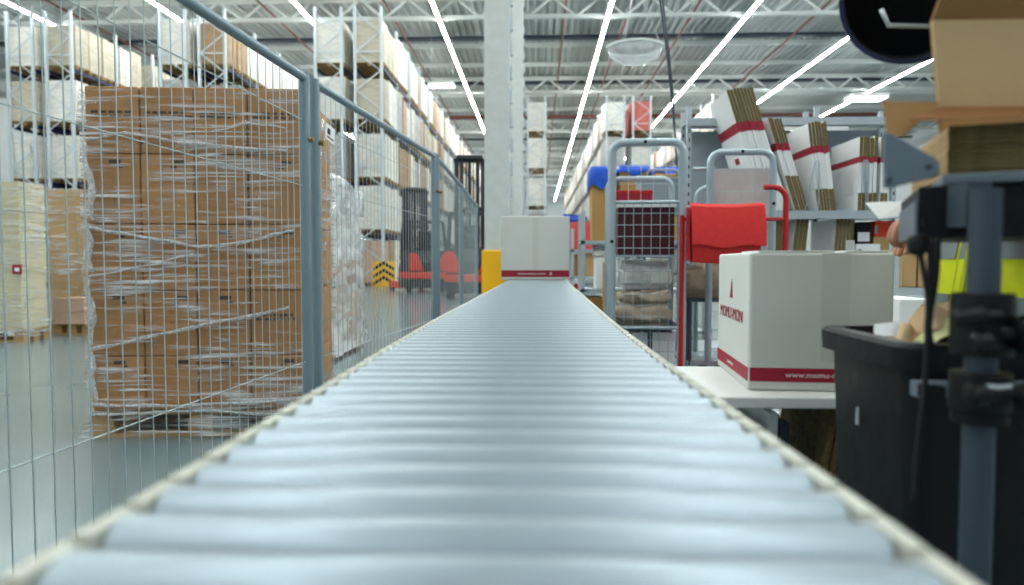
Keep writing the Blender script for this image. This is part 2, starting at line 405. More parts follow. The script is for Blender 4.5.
s = MB(); s.prism([(-wd / 2 - .0018, .20, .195), (-wd / 2 - .0018, .17, .195), (-wd / 2 - .0018, .178, .24), (-wd / 2 - .0018, .185, .228)], (.001, 0, 0)); s.build('logo_mark', M_RED, t)
bh = Z(252.5, ND) - TZ
MB().box(.0, .06, -.0012, .001, bh * .22, bh - .002).build('tape_strip', M_TAPE, t)
for (a, c, yy, nm) in ((-wd / 2 + .02, .03, .01, 'lid_flap'), (.05, wd / 2 - .01, .01, 'lid_flap')):
    MB().box(a, c, .004, .175, bh + .0005, bh + .004).build(nm, M_WHITE2, t, bevel=.001)

# ================================================================= FENCE
FTOP = CAM_Z + .889
fl = ['nearest grey wire fence panel in front of the wrapped carton stack', 'second grey wire fence panel, past the stack, with paper tag on its post',
      'third grey wire fence panel, before the reach trucks', 'farthest grey wire fence panel, ending at the concrete pillar']
fpts = [((-1.27, .72), (-1.105, 3.24)), ((-1.09, 3.345), (-.85, 5.62)), ((-.84, 5.72), (-.875, 7.85)), ((-.88, 7.95), (-.94, 10.6))]
for i, (a, c) in enumerate(fpts):
    ln = math.hypot(c[0] - a[0], c[1] - a[1]); an = math.atan2(c[1] - a[1], c[0] - a[0])
    t = thing('fence_panel', fl[i], 'fence', (a[0], a[1], 0), an, 'wire fence panels')
    for x in (0, ln):
        p = MB().tube([(x, 0, .004), (x, 0, FTOP)], .024, 10).build('post', M_FENCE, t, smooth=True)
        MB().box(x - .09, x + .09, -.09, .09, 0, .012).build('foot_plate', M_FENCE, p)
        MB().tube([(x, 0, FTOP - .31), (x, -.045, FTOP - .31)], .012, 8).build('bolt', mat('brass_bolt', '8a6a3a', .4, .6), p)
    MB().tube([(.0, 0, FTOP - .02), (ln, 0, FTOP - .02)], .021, 10).build('top_rail', M_FENCE, t, smooth=True)
    MB().tube([(.0, 0, .10), (ln, 0, .10)], .019, 10).build('bottom_rail', M_FENCE, t, smooth=True)
    wr = MB(); k = int(ln / .067)
    for j in range(1, k + 1): wr.tube([(j * ln / (k + 1), 0, .10), (j * ln / (k + 1), 0, FTOP - .02)], .0020 if i < 2 else .0014, 5, cap=False)
    for z in (.47, 1.31, 1.62): wr.tube([(0, .004, z), (ln, .004, z)], .0025, 5, cap=False)
    wr.build('wire_mesh', M_WIRE, t)
    if i == 1:
        g = MB().box(.045, .16, -.034, -.032, 0, .08, M=Matrix.Translation((0, 0, FTOP - .27)) @ Matrix.Rotation(R(8), 4, 'Y')).build('paper_tag', M_PAPER, None)
        g.location = (a[0], a[1], 0); g.rotation_euler = (0, 0, an)
        g2 = MB().box(.065, .10, -.0352, -.0342, .03, .06, M=Matrix.Translation((0, 0, FTOP - .27)) @ Matrix.Rotation(R(8), 4, 'Y')).build('print', M_NAVY, g)
        MB().box(.065, .145, -.0352, -.0342, .012, .02, M=Matrix.Translation((0, 0, FTOP - .27)) @ Matrix.Rotation(R(8), 4, 'Y')).build('print', M_PRINT, g)
        tag(g, 'small white paper tag hung on the fence post', 'tag')

# ================================================================= PALLETS
PL, PW, PH = 1.2, .8, .144
_board = {}
def pallet(label, loc, rotz, L_=PL, W_=PW, group='pallets on the floor', material=M_WOOD):
    t = thing('wooden_pallet', label, 'pallet', loc, rotz, group)
    key = (L_, W_, material.name)
    if key not in _board:
        _board[key] = [MB().box(-L_ / 2, L_ / 2, -.055, .055, 0, .022).mesh('deck_board', material, bevel=.003, seg=1),
                       MB().box(-.05, .05, -W_ / 2, W_ / 2, 0, .022).mesh('stringer_board', material),
                       MB().box(-.06, .06, -.05, .05, 0, .078).mesh('block', material),
                       MB().box(-L_ / 2, L_ / 2, -.05, .05, 0, .022).mesh('bottom_board', material)]
    db, sb, bl, bb = _board[key]
    for i in range(5): put('deck_board', db, t, (0, -W_ / 2 + .056 + i * (W_ - .112) / 4, PH - .022))
    for x in (-L_ / 2 + .06, 0, L_ / 2 - .06):
        put('stringer_board', sb, t, (x, 0, PH - .044))
        for y in (-W_ / 2 + .05, 0, W_ / 2 - .05): put('block', bl, t, (x, y, .022))
    for y in (-W_ / 2 + .05, 0, W_ / 2 - .05): put('bottom_board', bb, t, (0, y, 0))
    return t

def wrap_shell(name, label, hx, hy, z0, z1, loc, rotz, material, wob=.012, group=None, flare=0.):
    """stretch film wrapped round a load: a wavy open shell, bulging and puckered"""
    rnd = random.Random(hash(label) % 999)
    rings = []; nz = 34; per = []
    nx, ny = 18, 12; q = .035
    for i in range(nx): per.append((-hx + 2 * hx * i / nx, -hy))
    for i in range(ny): per.append((hx, -hy + 2 * hy * i / ny))
    for i in range(nx): per.append((hx - 2 * hx * i / nx, hy))
    for i in range(ny): per.append((-hx, hy - 2 * hy * i / ny))
    ph = [rnd.uniform(0, 6.3) for _ in range(8)]
    for k in range(nz + 1):
        z = z0 + (z1 - z0) * k / nz; ring = []
        for i, (x, y) in enumerate(per):
            s = i / len(per) * 6.283
            d = wob * (.6 * math.sin(9 * s + ph[0] + 14 * z) + .5 * math.sin(17 * s + ph[1] - 23 * z) + .5 * math.sin(31 * z + ph[2] + 2 * s)) * .5 + wob
            if flare and k < 4: d += flare * (1 - k / 4) ** 1.5
            l = math.hypot(x / hx, y / hy)
            ux, uy = (x / hx, y / hy)
            m = max(abs(ux), abs(uy)); sx = math.copysign(1, ux) if abs(ux) > .999 else 0; sy = math.copysign(1, uy) if abs(uy) > .999 else 0
            ring.append((x + sx * d, y + sy * d, z + .004 * math.sin(5 * s + ph[3])))
        rings.append(ring)
    o = MB().loft(rings, cap=False).build(name, material, None, smooth='all')
    o.location = loc; o.rotation_euler = (0, 0, rotz); return tag(o, label, 'plastic film', group)

# ---- main wrapped stack of kraft cartons
SD = 3.55; rot = R(5.5)
cA = P(93, 445, SD); cA.z = 0
SW, SDp = 1.12, .80
org = Vector((cA.x, SD, 0)); Mz = Matrix.Rotation(rot, 4, 'Z')
ctr = org + (Mz @ Vector((SW / 2, SDp / 2, 0)))
pallet('wooden pallet beneath the big film-wrapped brown carton stack', ctr, rot, SW + .02, SDp)
top_z = Z(85, SD, 100); z_b = PH + .002
nrow, ncol = 5, 4; hs = [.17, .205, .205, .215, .205]; tot = sum(hs); hs = [h / tot * (top_z - z_b) for h in hs]
cw, cd = SW / ncol, SDp / 2
rname = ['bottom', 'fourth', 'third', 'second', 'top']; cname = ['first', 'second', 'third', 'fourth']
z = z_b; pr = {}
for r in range(nrow):
    h = hs[r]
    body = MB().box(-cw / 2 + .004, cw / 2 - .004, -cd / 2 + .004, cd / 2 - .004, .002, h - .002).mesh('carton_body', M_KRAFT, bevel=.006)
    for c in range(ncol):
        for d in range(2):
            jx, jy = random.uniform(-.0015, .0015), random.uniform(-.006, .002) if d == 0 else 0
            p = ctr + Mz @ Vector((-SW / 2 + cw * (c + .5) + jx, -SDp / 2 + cd * (d + .5) + jy + (.003 if d == 0 else 0), 0))
            t = thing('brown_carton', ('brown carton, %s row, %s from left, %s of the film-wrapped stack' % (rname[r], cname[c], 'front' if d == 0 else 'rear')), 'box', (p.x, p.y, z), rot, 'brown cartons in the wrapped stack')
            put('carton_body', body, t)
            if d == 0:
                y = -cd / 2 + .0035
                s = MB()
                if r == nrow - 1 or (r == 1 and c == 3):     # printed lines of text
                    for q, zz in enumerate((.60, .54)):
                        xx = -cw * .38
                        while xx < cw * .34:
                            ww = random.uniform(.012, .045); s.box(xx, xx + ww, y - .001, y + .001, h * zz, h * zz + .013); xx += ww + .012
                else:
                    s.box(-.02 + .05 * (c % 2), .04 + .05 * (c % 2), y - .001, y + .001, h * .86, h * .86 + .02)
                    s.box(.02, .05, y - .001, y + .001, h * .80, h * .80 + .012)
                s.build('print', M_PRINT, t)
                MB().box(-.001, .001, y - .0008, y + .001, .01, h - .01).build('flap_seam', M_KRAFT_D, t)
    z += h
wrap = wrap_shell('stretch_film', 'clear wrinkled stretch film around the brown carton stack', SW / 2 + .008, SDp / 2 + .008, .02, top_z - .02, ctr, rot, M_FILM, .010, flare=.03)
# bunched film ropes running round the load, part of the film
def rope(pts, r=.009, per=.5):
    q = []
    for (x0, z0), (x1, z1) in zip(pts, pts[1:]):
        for i in range(10):
            u = i / 10; q.append((x0 + (x1 - x0) * u, -SDp / 2 - .026 + .003 * math.sin(i * 2.1), z0 + (z1 - z0) * u + .003 * math.sin(i * .9 + x0 * 9)))
    return MB().tube(q, [r * .8 * (1 + .3 * math.sin(i * 1.3)) for i in range(len(q))], 6).build('film_rope', M_ROPE, wrap, smooth='all')
def fz(py): return Z(py, SD, 200)
def fx(px): return (px - 95) / 203 * SW - SW / 2
rope([(fx(97), fz(140)), (fx(135), fz(132)), (fx(190), fz(142)), (fx(297), fz(150))])
rope([(fx(97), fz(227)), (fx(150), fz(237)), (fx(205), fz(247)), (fx(240), fz(243)), (fx(298), fz(228))], .012)
rope([(fx(97), fz(277)), (fx(160), fz(264)), (fx(200), fz(252))], .007)
rope([(fx(97), fz(350)), (fx(180), fz(331)), (fx(298), fz(306))], .013)
rope([(fx(97), fz(405)), (fx(180), fz(407)), (fx(298), fz(402))], .012)
rope([(fx(97), fz(415)), (fx(200), fz(412)), (fx(298), fz(418))], .010)
rope([(fx(215), fz(131)), (fx(250), fz(121)), (fx(290), fz(126))], .006)
# loose film bunched at the left corner
for (ya, yb) in ((148, 220), (225, 272), (280, 345), (352, 402)):
    q = [(fx(98) + .010 * math.sin(i * .7 + ya) + .012 * i / 12 * (3 if ya == 148 else 1), -SDp / 2 - .026, fz(ya) + (fz(yb) - fz(ya)) * i / 12) for i in range(13)]
    MB().tube(q, [.006 + .012 * math.sin(i / 12 * 3.1) * (1 + .3 * math.sin(i * 1.9)) for i in range(13)], 7).build('film_fold', M_ROPE, wrap, smooth='all')

# ---- second wrapped pallet behind the fence post
def carton_block(wx, wy, h, nx, ny, nz, jit=.006, gap=.004, seed=0):
    rnd = random.Random(seed); b = MB(); cx, cy, cz = wx / nx, wy / ny, h / nz
    for k in range(nz):
        for i in range(nx):
            for j in range(ny):
                if 0 < i < nx - 1 and 0 < j < ny - 1 and k < nz - 1: continue
                x = -wx / 2 + cx * i + rnd.uniform(-jit, jit); y = -wy / 2 + cy * j + rnd.uniform(-jit, jit)
                b.box(x + gap, x + cx - gap, y + gap, y + cy - gap, cz * k + .002, cz * (k + 1) - .002)
    return b
c2 = Vector((-2.42, 7.10, 0))
pallet('wooden pallet under the silvery wrapped load behind the second fence panel', c2, R(90))
zz = PH + .002
for i, (h, m, w_) in enumerate(((.40, M_LOADS['pinkish'], 0), (.42, M_LOADS['pinkish'], -.01), (.40, M_LOADS['white'], .0), (.36, M_LOADS['grey'], -.02))):
    o = carton_block(.80 + w_, 1.18 + w_, h, 2, 3, 1, seed=i).build('carton_layer', m)
    o.location = (c2.x, c2.y, zz); zz += h
    tag(o, '%s carton layer of the silvery wrapped load behind the fence' % ['bottom', 'second', 'third', 'top'][i], 'box', 'carton layers of the silvery load')
wrap_shell('stretch_film', 'heavy silvery film around the load behind the second fence panel', .415, .605, .03, zz + .03, c2, 0, M_FILM2, .035, flare=.03)
# puffed film cap on top
rings = []
for k in range(9):
    a = k / 8 * math.pi / 2; rings.append([((.36 * math.cos(a) * (1 + .12 * math.sin(5 * s + k))) * math.cos(s), .5 * math.cos(a) * (1 + .12 * math.sin(7 * s)) * math.sin(s), .16 * math.sin(a)) for s in [2 * math.pi * j / 28 for j in range(28)]])
o = MB().loft(rings, cap=False).build('film_sheet', M_FILM2, None, smooth='all'); o.location = (c2.x + .08, c2.y - .05, zz + .005)
tag(o, 'puffed loose film heaped on top of the silvery wrapped load', 'plastic film')

# ---- loads standing on the floor at the far left
def floor_load(cx, cy, wx, wy, top, m, lab, nx, ny, nz, film=None, seed=1, rotz=0, plab=None, along=0):
    pallet(plab, (cx, cy, 0), rotz + (R(90) if along else 0), max(wx, wy) if not along else wy, min(wx, wy) if not along else wx)
    h = (top - PH - .004) / nz; rnd = random.Random(seed)
    for k in range(nz):
        o = carton_block(wx - .02, wy - .02, h, nx, ny, 1, .004, seed=seed + k).build('carton_layer', m)
        o.location = (cx, cy, PH + .003 + k * h); o.rotation_euler = (0, 0, rotz)
        tag(o, '%s carton layer from below of the %s' % (ORD[k], lab), 'box', 'carton layers of the ' + lab)
    if film: wrap_shell('stretch_film', 'film around the ' + lab, wx / 2 + .005, wy / 2 + .005, .06, top + .01, (cx, cy, 0), rotz, film, .012)
D = 7.8; xr = X(21, D)
floor_load(xr - .6, D + .22, 1.2, .44, Z(181, D, 20), mat('cream_carton', 'cbc3a2', .65, 0, .06, 4, .2, 20), 'cream load at the left edge', 3, 1, 5, M_FILM, 3, 0, 'wooden pallet under the cream carton load at the left edge')
D = 9.3; xl = X(47, D)
floor_load(xl + .62, D + .4, 1.2, .8, Z(189, D, 70), M_KRAFT_N, 'tan load behind the wrapped stack', 3, 2, 4, M_FILM, 5, 0, 'wooden pallet under the tan carton load behind the stack')
xl = X(47, 8.45)
floor_load(xl + .23, 8.75, .42, .5, Z(298, 8.5, 60), M_LOADS['pinkish'], 'low stack between the two left loads', 1, 2, 2, None, 8, 0, 'small pallet under the low carton stack at left')
o = MB().box(-.055, .055, -.004, .004, 0, .11).build('red_sticker', M_RED); o.location = (X(24, 7.8) - .06, 7.765, Z(274, 7.8, 48)); tag(o, 'small red and white sticker on the cream load', 'sticker')
MB().box(-.025, .03, -.006, -.004, .03, .075).build('white_field', M_WHITE2, o)

# ================================================================= PALLET RACKS
LV = [0.0, 2.05, 4.05, 6.25, 8.38]; RTOP = 10.55; BAY = 2.8; RDEP = 1.1
fm = MB()
for x in (.05, RDEP - .05): fm.box(x - .05, x + .05, -.05, .05, 0, RTOP)
upright_posts = fm.mesh('upright_frame', M_RACKPOST)
bz = MB(); z = .25; i = 0
while z < RTOP - .9:
    a, c = (.08, RDEP - .08) if i % 2 == 0 else (RDEP - .08, .08)
    bz.bar((a, 0, z), (c, 0, z + .72), .04, .04); z += .72; i += 1
    if i % 6 == 0: bz.bar((.08, 0, z), (RDEP - .08, 0, z), .04, .04)
brace = bz.mesh('bracing', M_RACKPOST)
beam = MB().box(-.025, .025, .05, BAY - .05, -.13, 0).mesh('beam', M_BEAM)
ppl = MB()
for i in range(5): ppl.box(-.6, .6, -.4 + i * .17, -.28 + i * .17, .122, .144)
for x in (-.54, 0, .54):
    ppl.box(x - .05, x + .05, -.4, .4, .1, .122)
    for y in (-.35, 0, .35): ppl.box(x - .06, x + .06, y - .05, y + .05, 0, .1)
pal_far = ppl.mesh('pallet', M_WOOD_D)
LM = {}
def load_mesh(colour, v):
    if (colour, v) not in LM:
        nx, ny, nz, h = [(2, 2, 4, 1.62), (3, 2, 5, 1.70), (2, 2, 3, 1.52), (3, 3, 6, 1.66), (1, 1, 1, 1.58)][v]
        LM[(colour, v)] = (carton_block(1.16, .78, h, nx, ny, nz, .008, .005, seed=v).mesh('cartons', M_LOADS[colour], bevel=.03 if v == 4 else 0), h, (nx, ny, nz))
    return LM[(colour, v)]
LVN = ['floor', 'second', 'third', 'fourth', 'top']
cands = []; racks = []
def rack(x0, D0, nb, label, desc, faceR, pal, weights, load_bays=None, skip=(), fixed=None):
    t = thing('pallet_rack', label, 'rack', (x0, D0, 0), 0, 'pallet racks')
    for i in range(nb + 1):
        u = put('upright_frame', upright_posts, t, (0, i * BAY, 0)); put('bracing', brace, u)
    for i in range(nb):
        for l in LV[1:]:
            for x in (.03, RDEP - .03): put('beam', beam, t, (x, i * BAY, l))
    rnd = random.Random(int(x0 * 10) + 500)
    for i in range(nb if load_bays is None else load_bays):
        for l in range(5):
            colour = rnd.choices(pal, weights)[0]; v = rnd.randrange(5)
            if fixed: colour = fixed[l]
            for s in range(3):
                if (i, l) in skip: continue
                if rnd.random() < .45 and not fixed: colour = rnd.choices(pal, weights)[0]; v = rnd.randrange(5)
                if rnd.random() < .04: continue
                c = Vector((x0 + RDEP / 2 + rnd.uniform(-.03, .03), D0 + i * BAY + .10 + .43 + s * .87, LV[l] + .002))
                cands.append((c, colour, v, '%s load, %s level, %s bay, %s slot, %s' % (colour, LVN[l], ORD[i], ('near', 'middle', 'far')[s], desc), rnd.uniform(.95, 1.03)))
W = ['white', 'kraft', 'cream', 'grey', 'pinkish']
for (R_, D0, nbR, nbL, nm) in ((-17.85, 26, 3, 1, 'leftmost rack'), (-11.85, 26, 5, 1, 'second rack from left'), (-5.85, 26, 26, 1, 'rack left of pillar')):
    rack(R_ - RDEP, D0, nbR, 'right-hand row of the %s, blue beams, loaded to the top' % nm, nm + ', right row', True, W, (6, 2, 3, 2, 2))
    rack(R_ - 2 * RDEP - .42, D0, nbL, 'left-hand row of the %s, seen end-on' % nm, nm + ', left row', True, W, (4, 2, 3, 3, 1))
rack(.5 - RDEP, 40, 1, 'end-on rack seen just right of the pillars', 'end-on rack right of pillars', True, ['white', 'grey'], (3, 2))
rack(3.95, 40, 21, 'rack row right of the end carton, facing the aisle', 'rack above the carton', False, W, (6, 1, 1, 2, 1))
rack(3.95 + RDEP + .42, 40, 1, 'rack row with red load on top, seen end-on', 'end-on rack with red load', False, ['red', 'white', 'pinkish'], (3, 1, 1), fixed=['white', 'grey', 'white', 'white', 'red'])
rack(10.0, 40, 9, 'rack row behind the wire cages at right', 'rack behind the cages', False, W, (6, 1, 2, 2, 1))
def size_px(c):
    d = c - cam.location; v = CAM_ROT.transposed() @ d
    u, w = CX + F_PX * v.x / -v.z, CY - F_PX * v.y / -v.z
    if not (-60 < u < 1080 and -60 < w < 640): return 0
    return (abs(c.x) / c.y * .87 + 1.0 * (1 if abs(c.y - 26.53) < .1 or abs(c.y - 40.53) < .1 else .02)) / c.y
cands.sort(key=lambda q: -size_px(q[0]))
rest = MB(); rest_m = list(M_LOADS.keys())
for i, (c, colour, v, lab, sc) in enumerate(cands):
    me, h, dims = load_mesh(colour, v)
    if i < 296:
        t = thing('pallet_load', lab, 'pallet load', c, 0, 'pallet loads on the racks')
        put('pallet', pal_far, t); o = put('cartons', me, t, (0, 0, .145)); o.scale = (1, 1, sc)
    else:
        mi = rest_m.index(colour)
        rest.box(c.x - .58, c.x + .58, c.y - .39, c.y + .39, c.z + .145, c.z + .145 + h * sc, mi)
        rest.box(c.x - .6, c.x + .6, c.y - .4, c.y + .4, c.z + .1, c.z + .144, rest_m.index('kraft'))
o = rest.build('distant_pallet_loads', list(M_LOADS.values())); tag(o, 'distant pallet loads filling the far bays of the racks', 'pallet loads', kind='stuff')

# rack end guard with chevrons
g = thing('rack_guard', 'yellow and black chevron guard at the foot of the rack', 'guard', (X(384, 25.3), 25.3, 0))
MB().box(-.42, .42, -.05, .05, 0, .95).build('plate', M_YEL, g, bevel=.02)
for k in range(3):
    zc = .14 + k * .27
    for s in (-1, 1): MB().prism([(0, -.056, zc + .16), (s * .38, -.056, zc - .08), (s * .38, -.056, zc + .04), (0, -.056, zc + .28)], (0, .008, 0)).build('stripe', M_BLACK, g)

# ================================================================= REACH TRUCKS
def reach_truck(label, loc, rotz, mh):
    t = thing('reach_truck', label, 'forklift', loc, rotz, 'reach trucks')
    # body hull (x: width, -y: towards the camera)
    b = MB(); b.prism([(-.62, -.55, .12), (-.62, .75, .12), (-.62, .75, .75), (-.62, .35, 1.25), (-.62, -.25, 1.30), (-.62, -.55, .95)], (1.24, 0, 0)); b.build('body', M_TRUCK, t, bevel=.05)
    MB().box(-.66, .66, -.60, .55, .42, .62).build('bumper_band', M_ORANGE, t, bevel=.03)
    MB().prism([(-.64, -.62, .66), (-.2, -.62, .66), (-.42, -.62, 1.2), (-.64, -.62, 1.2)], (0, .1, 0)).build('side_cover', M_ORANGE, t, bevel=.02)
    MB().prism([(.64, -.62, .66), (.2, -.62, .66), (.42, -.62, 1.2), (.64, -.62, 1.2)], (0, .1, 0)).build('side_cover', M_ORANGE, t, bevel=.02)
    for s in (-1, 1):
        MB().tube([(s * .5, -.2, .17), (s * .62, -.2, .17)], .17, 16).build('wheel', M_RUBBER, t, smooth=True)
        MB().box(s * .5 - .09, s * .5 + .09, .7, 2.0, .08, .30).build('outrigger', M_ORANGE, t, bevel=.02)
        MB().tube([(s * .44, 1.85, .15), (s * .56, 1.85, .15)], .15, 14).build('wheel', M_RUBBER, t, smooth=True)
        MB().box(s * .36 - .06, s * .36 + .06, .82, .98, .25, mh).build('mast_rail', M_TRUCK, t)
        MB().box(s * .22 - .05, s * .22 + .05, .84, .96, .25, mh - .08).build('mast_rail', M_TRUCK, t)
        MB().box(s * .2 - .06, s * .2 + .06, 1.05, 2.15, .35, .40).build('fork', M_TRUCK, t)
        MB().bar((s * .58, -.45, 1.2), (s * .52, -.3, 2.2), .07, .07).build('guard_post', M_TRUCK, t)
        MB().bar((s * .58, .6, 1.0), (s * .52, .5, 2.2), .07, .07).build('guard_post', M_TRUCK, t)
    MB().tube([(0, .88, .3), (0, .88, mh - .05)], .05, 10).build('lift_cylinder', M_TRUCK, t, smooth=True)
    for s in (-.1, .1): MB().box(s - .02, s + .02, .86, .9, .3, mh - .05).build('lift_chain', M_TRUCK, t)
    for z in (mh - .1, mh * .62, .6): MB().box(-.44, .44, .80, .86, z, z + .12).build('mast_crossbar', M_TRUCK, t)
    MB().box(-.36, .36, .70, .86, mh - .02, mh + .1).build('mast_head', M_TRUCK, t, bevel=.03)
    MB().box(-.4, .4, 1.0, 1.06, .35, .95).build('carriage', M_TRUCK, t)
    og = MB()
    for i in range(6): og.bar((-.52 + i * .208, -.32, 2.2), (-.52 + i * .208, .52, 2.2), .04, .04)
    og.bar((-.55, -.32, 2.2), (.55, -.32, 2.2), .05, .05); og.bar((-.55, .52, 2.2), (.55, .52, 2.2), .05, .05)
    og.build('overhead_guard', M_TRUCK, t)
    MB().box(-.25, .25, -.2, .25, 1.3, 1.42).build('seat', M_BLACK, t, bevel=.04)
    MB().box(-.25, .25, -.28, -.18, 1.4, 1.9).build('backrest', M_BLACK, t, bevel=.04)
reach_truck('orange-red reach truck farther down the aisle, by the rack foot', (X(424, 21.5), 21.5, 0), R(28), 3.25)
reach_truck('orange-red reach truck with tall mast just left of the pillar', (X(472, 18.5), 18.0, 0), R(6), 3.75)

# ================================================================= HANGING DOME MIRROR, CABLES, PENDANT LAMPS
D = 13.0; c = P(635, 48, D)
dm = thing('dome_mirror', 'clear round dome mirror hanging under the roof right of the pillar', 'mirror', c)
rr = .50
b = MB(); b.lathe([(rr * math.cos(a), -rr * .62 * math.sin(a)) for a in [i * math.pi / 2 / 9 for i in range(9)]] + [(.01, -rr * .62)], 32, cap=False)
b.build('dome', film_mat('dome_acrylic', 5, .3, .8, .30, .62, (1, 1, 1)), dm, smooth='all')
MB().lathe([(rr - .01, -.02), (rr + .03, -.02), (rr + .03, .02), (rr - .01, .02), (rr - .01, -.02)], 32, cap=False).build('rim', M_TRUSS, dm, smooth=True)
s = MB()
for a in (0, 2.09, 4.19): s.tube([(rr * math.cos(a), rr * math.sin(a), 0), (0, 0, 1.2)], .006, 5)
s.tube([(0, 0, 1.2), (0, 0, ZR - c.z + .1)], .006, 5); s.build('hanger', M_GALV, dm)
D = 9.0
q = [P(660, 0, D), P(666, 45, D), P(671, 90, D), P(672, 100, D)]
pt = [Vector((q[0].x - .10, D, ZR - .03))] + q + [P(678, 180, D), P(679, 235, D)]
for j, off in enumerate((0, .045)):
    o = MB().tube([(p.x + off * (1 - i / 6), p.y + off * .4, p.z) for i, p in enumerate(pt)], .013, 6).build('hanging_cable', M_TRAY, None, smooth='all')
    tag(o, ('left' if j == 0 else 'right') + ' one of two black cables hanging from the roof above the cages', 'cable', 'black cables above the cages')
for j, (px, py, D) in enumerate(((442, 86, 33), (866, 99, 24))):
    p = P(px, py, D); t = thing('pendant_lamp', ['short white pendant lamp left of the pillar over the aisle', 'short white pendant lamp over the carton shelf'][j], 'lamp', p, 0, 'pendant lamps')
    MB().box(-.62, .62, -.35, .35, 0, .12).build('housing', M_LAMPBODY, t, bevel=.03)
    MB().box(-.58, .58, -.31, .31, -.02, -.002).build('diffuser', mat('pendant_diffuser', 'ffffff', .5, emit=('ffffff', 6.)), t)
    s = MB()
    for x in (-.5, .5): s.tube([(x, 0, .1), (x, 0, ZR - p.z + .1)], .008, 5)
    s.build('hanger', M_GALV, t)

# ================================================================= WIRE CAGES
def arch(x0, x1, z0, z1, r=.08, y=0):
    pts = [(x0, y, z0), (x0, y, z1 - r)]
    for i in range(1, 6):
        a = math.pi / 2 * i / 6; pts.append((x0 + r - r * math.cos(a), y, z1 - r + r * math.sin(a)))
    pts += [(x0 + r, y, z1), (x1 - r, y, z1)]
    for i in range(1, 6):
        a = math.pi / 2 * i / 6; pts.append((x1 - r + r * math.sin(a), y, z1 - r + r * math.cos(a)))
    return pts + [(x1, y, z1 - r), (x1, y, z0)]
def grid(b, x0, x1, z0, z1, nx, nz, y, r=.003):
    for i in range(nx + 1): x = x0 + (x1 - x0) * i / nx; b.tube([(x, y, z0), (x, y, z1)], r, 5, cap=False)
    for i in range(nz + 1): z = z0 + (z1 - z0) * i / nz; b.tube([(x0, y + r, z), (x1, y + r, z)], r, 5, cap=False)
    return b
def gridy(b, y0, y1, z0, z1, ny, nz, x, r=.003):
    for i in range(ny + 1): y = y0 + (y1 - y0) * i / ny; b.tube([(x, y, z0), (x, y, z1)], r, 5, cap=False)
    for i in range(nz + 1): z = z0 + (z1 - z0) * i / nz; b.tube([(x + r, y0, z), (x + r, y1, z)], r, 5, cap=False)
    return b
def casters(t, w, d):
    for x in (.04, w - .04):
        for y in (.05, d - .05):
            o = MB().tube([(x - .016, y, .05), (x + .016, y, .05)], .05, 14).build('caster', M_RUBBER, t, smooth=True)
            MB().box(x - .022, x + .022, y - .03, y + .03, .09, .13).build('caster_fork', M_GALV, o)

D = 5.2; xa, xb = X(611.5, D), X(681.5, D); cw_ = xb - xa; zt = Z(143, D)
cage = thing('wire_cage', 'tall wire cage trolley beside the conveyor holding a maroon crate', 'roll cage', (xa, D, 0), R(-3), 'wire cage trolleys')
dp = .60
MB().tube(arch(0, cw_, .13, zt), .031, 12).build('front_frame', M_CAGE, cage, smooth=True)
MB().tube([(p[0], p[1], p[2]) for p in arch(0, cw_, .13, zt - .20, y=dp)], .024, 10).build('rear_frame', M_CAGE, cage, smooth=True)
g = MB(); grid(g, .03, cw_ - .03, .18, 1.40, 7, 14, .01); g.build('front_mesh', M_CAGE, cage)
g = MB(); grid(g, .03, cw_ - .03, 1.40, zt - .04, 5, 3, .01, .0022); g.build('upper_mesh', M_GALV, cage)
g = MB(); gridy(g, .03, dp - .02, .18, 1.40, 5, 9, 0.0); g.build('side_mesh', M_CAGE, cage)
MB().box(-.02, cw_ + .02, -.02, dp + .02, .13, .165).build('base', M_CAGE, cage)
MB().box(.0, cw_, .02, dp, .44, .462).build('shelf', M_POST, cage)
MB().box(.0, cw_, .02, dp, .985, 1.0).build('shelf', M_CAGE, cage)
for z in (.45, 1.395): MB().tube([(0, 0, z), (cw_, 0, z)], .014, 8).build('cross_bar', M_CAGE, cage, smooth=True)
for (x, z) in ((cw_ * .46, zt), (0, 1.1), (cw_, 1.15)): MB().tube([(x, -.034, z), (x, -.028, z)], .013, 10).build('bolt', M_BLACK, cage)
casters(cage, cw_, dp)
def in_cage(x, y, z): return Matrix.Translation((xa, D, 0)) @ Matrix.Rotation(R(-3), 4, 'Z') @ Vector((x, y, z))
# maroon crate with a pale rim, red box on it
def crate(name, label, wx, wy, h, m, rim, loc, rotz, cat='crate'):
    t = thing(name, label, cat, loc, rotz)
    b = MB(); k = .012
    b.box(-wx / 2, wx / 2, -wy / 2, wy / 2, 0, k)
    b.box(-wx / 2, wx / 2, -wy / 2, -wy / 2 + k, k, h); b.box(-wx / 2, wx / 2, wy / 2 - k, wy / 2, k, h)
    b.box(-wx / 2, -wx / 2 + k, -wy / 2 + k, wy / 2 - k, k, h); b.box(wx / 2 - k, wx / 2, -wy / 2 + k, wy / 2 - k, k, h)
    b.build('tub', m, t)
    r = MB(); e = .012
    for (p, q) in (((-1, -1), (1, -1)), ((1, -1), (1, 1)), ((1, 1), (-1, 1)), ((-1, 1), (-1, -1))):
        r.bar((p[0] * wx / 2, p[1] * wy / 2, h), (q[0] * wx / 2, q[1] * wy / 2, h), .03, .022)
    r.build('rim', rim, t)
    rb = MB()
    for i in range(5):
        x = -wx / 2 + wx * (i + .5) / 5; rb.box(x - .006, x + .006, -wy / 2 - .008, -wy / 2, .02, h - .03)
    rb.build('ribs', m, t); return t
crate('maroon_crate', 'maroon plastic crate with pale rim inside the tall wire cage', cw_ - .10, .5, .37, M_MAROON, M_PAPER, in_cage(cw_ / 2, .32, 1.003), R(-3))
